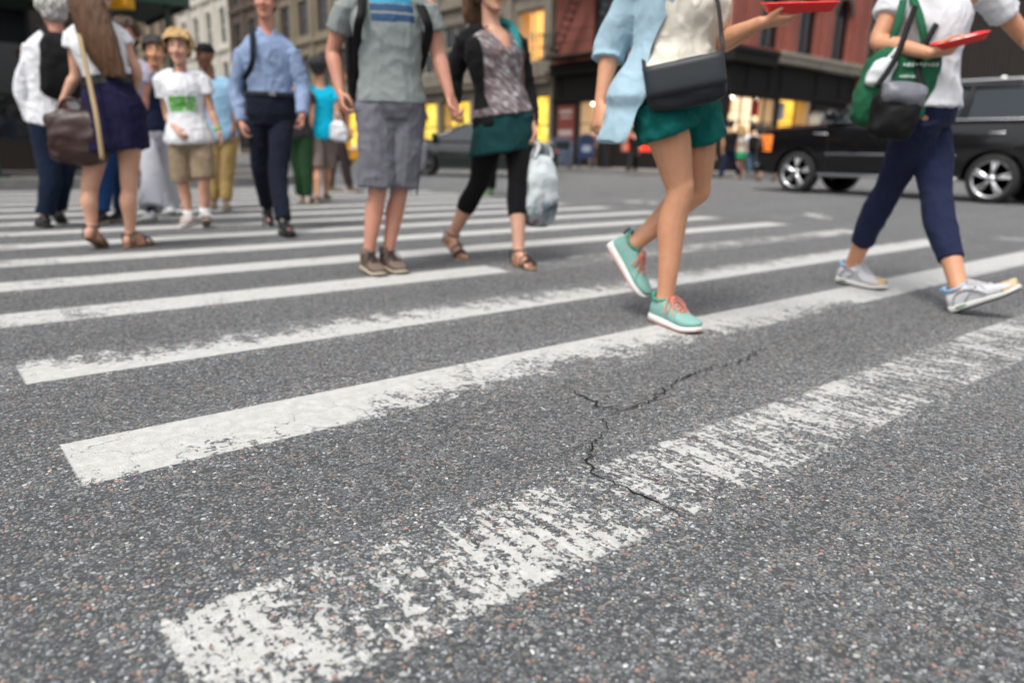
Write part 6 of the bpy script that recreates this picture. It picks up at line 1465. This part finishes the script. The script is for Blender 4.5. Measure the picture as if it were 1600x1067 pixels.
cyl = lambda r0, r1, z0, z1, n=24: [[p + RT * r * math.cos(a) + HD * r * math.sin(a) + UP * z for a in np.linspace(0, 2 * math.pi, n, endpoint=False)] for r, z in ((r0, z0), (r1, z1))]
MB().loft(cyl(.27, .34, .02, .92)).build('basket', M_BLKF, t); rb = MB()
for i in range(24):
    a = i * math.pi / 12; rb.tube([p + RT * .275 * math.cos(a) + HD * .275 * math.sin(a) + UP * .02, p + RT * .35 * math.cos(a) + HD * .35 * math.sin(a) + UP * .94], .01, n=5)
rb.tube([p + RT * .36 * math.cos(a) + HD * .36 * math.sin(a) + UP * .95 for a in np.linspace(0, 2 * math.pi, 25)], .022, n=8, smooth=1); rb.build('rib', M_IRON, t)
# graffitied bin with bags
def graffiti():
    m = NT('graffiti_panel'); v = m.coord(); n = m.n('TexNoise', i_Scale=5.0, i_Detail=3.0, i_Distortion=2.2); m.l(v, n.inputs['Vector'])
    line = m.math('ABSOLUTE', m.math('SUBTRACT', n.outputs[0], .5)); m.base(m.ramp(line, [(.0, (.3, .35, .42)), (.012, (.2, .24, .3)), (.022, (.03, .045, .08)), (.2, (.02, .03, .05))])); m.b.inputs['Roughness'].default_value = .5; return m.m
p = on_pave(877, 264); t = thing('news_box', 'news box covered in blue and white graffiti', 'news box', p)
MB().prism([(-.36, .1), (.36, .1), (.36, .95), (.3, 1.05), (-.3, 1.05), (-.36, .95)], p - HD * .25, RT, UP, HD, .5).build('cabinet', graffiti(), t, bevel=.02); MB().obox(p - HD * .256 + UP * .8, RT, UP, HD, .25, .13, .006).build('window', M_DGLASS, t)
for a in (-.28, .28): MB().obox(p + RT * a + UP * .05, RT, HD, UP, .04, .2, .05).build('foot', M_BLKF, t)
p = on_pave(876, 261) + HD * .8; t = thing('planter', 'dark green planter box behind the graffitied news box', 'planter', p); MB().obox(p + UP * .42, RT, HD, UP, .55, .3, .42).build('box', M_GRN, t, bevel=.02); MB().obox(p + UP * .86, RT, HD, UP, .58, .33, .03).build('rim', M_GRN, t, bevel=.01)
p = on_pave(857, 264); t = thing('rubbish_bag', 'pale striped rubbish bag slumped beside the news box', 'rubbish bag', p); link('bag_body', bag_mesh(p + UP * .36, RT, HD, UP, .32, .26, .36, puff=.3, sag=.3, wr=.05, sc=6), cloth('striped_plastic', (.5, .38, .3), var=.5, rough=.5), t, True)
MB().tube([p + UP * .7, p + UP * .85], [.06, .1], n=10).build('knot', cloth('bag_knot', (.5, .4, .34)), t, True)
# back of twin signs on a green post
q = fy.P(28.9, 3.0, .147); q = np.array(q); t = thing('signpost', 'green post carrying the grey backs of two signs', 'sign', q)
MB().tube([q, q + UP * 3.0], .045, n=10, round_end=False).build('post', M_GRN, t, True)
for sg in (-1, 1):
    MB().obox(q + UP * 2.45 + X_ * .36 * sg - Y_ * .06, X_, UP, Y_, .3, .48, .006).build('sign_panel', plain('sign_back', (.17, .15, .13), rough=.6), t)
rr_ = MB()
for z in (2.15, 2.75): rr_.obox(q + UP * z - Y_ * .075, X_, UP, Y_, .66, .025, .008)
rr_.build('bracket', M_IRON, t)
# purple awning banner and yellow traffic signal
q = np.array(Fac('x', FX).P(36.2, .9, 2.75)); t = thing('projecting_sign', 'purple sign projecting from the grey stone building', 'sign', q); MB().obox(q, X_, unit(UP * 1 + X_ * -.45), Y_, .85, .42, .05).build('sign_panel', plain('purple_sign', (.06, .03, .13), rough=.6), t); MB().tube([q + X_ * .8, q - X_ * .85], .03, n=6).build('bracket', M_IRON, t)
MB().ell(q - Y_ * .055 - X_ * .3, X_, UP, Y_, .16, .16, .01).build('emblem', plain('orange_spot', (.7, .3, .05), rough=.7), t)
q = at(183, -14, 12.0); t = thing('traffic_signal', 'yellow traffic signal housing hanging over the crowd at the upper left', 'traffic signal', q); Mty = plain('signal_yellow', (.75, .36, .01), rough=.4)
MB().obox(q + UP * .25, RT, HD, UP, .19, .14, .5).build('housing', Mty, t, bevel=.03)
for i in range(3):
    vz = MB(); cc = q + UP * (-.08 + i * .33) - HD * .14; vz.loft([[cc + RT * .13 * math.cos(a) + UP * .13 * math.sin(a) - HD * dd for a in np.linspace(0, 2 * math.pi, 20, endpoint=False)] for dd in (0, .18)], cap=False); vz.build('visor', Mty, t, True); MB().ell(cc - HD * .01, RT, UP, HD, .115, .115, .03).build('lens', plain('dark_lens', (.03, .03, .025), rough=.2, bump=0), t, True)
am = MB(); e = np.array([3.0, 13.9, .15]); am.tube([e, e + UP * 5.0], .1, n=12); am.tube([e + UP * 4.8, (e + q) / 2 + UP * 2.6, q + UP * .95, q + UP * .74], .06, n=10); am.build('mast', M_IRON, t, True)
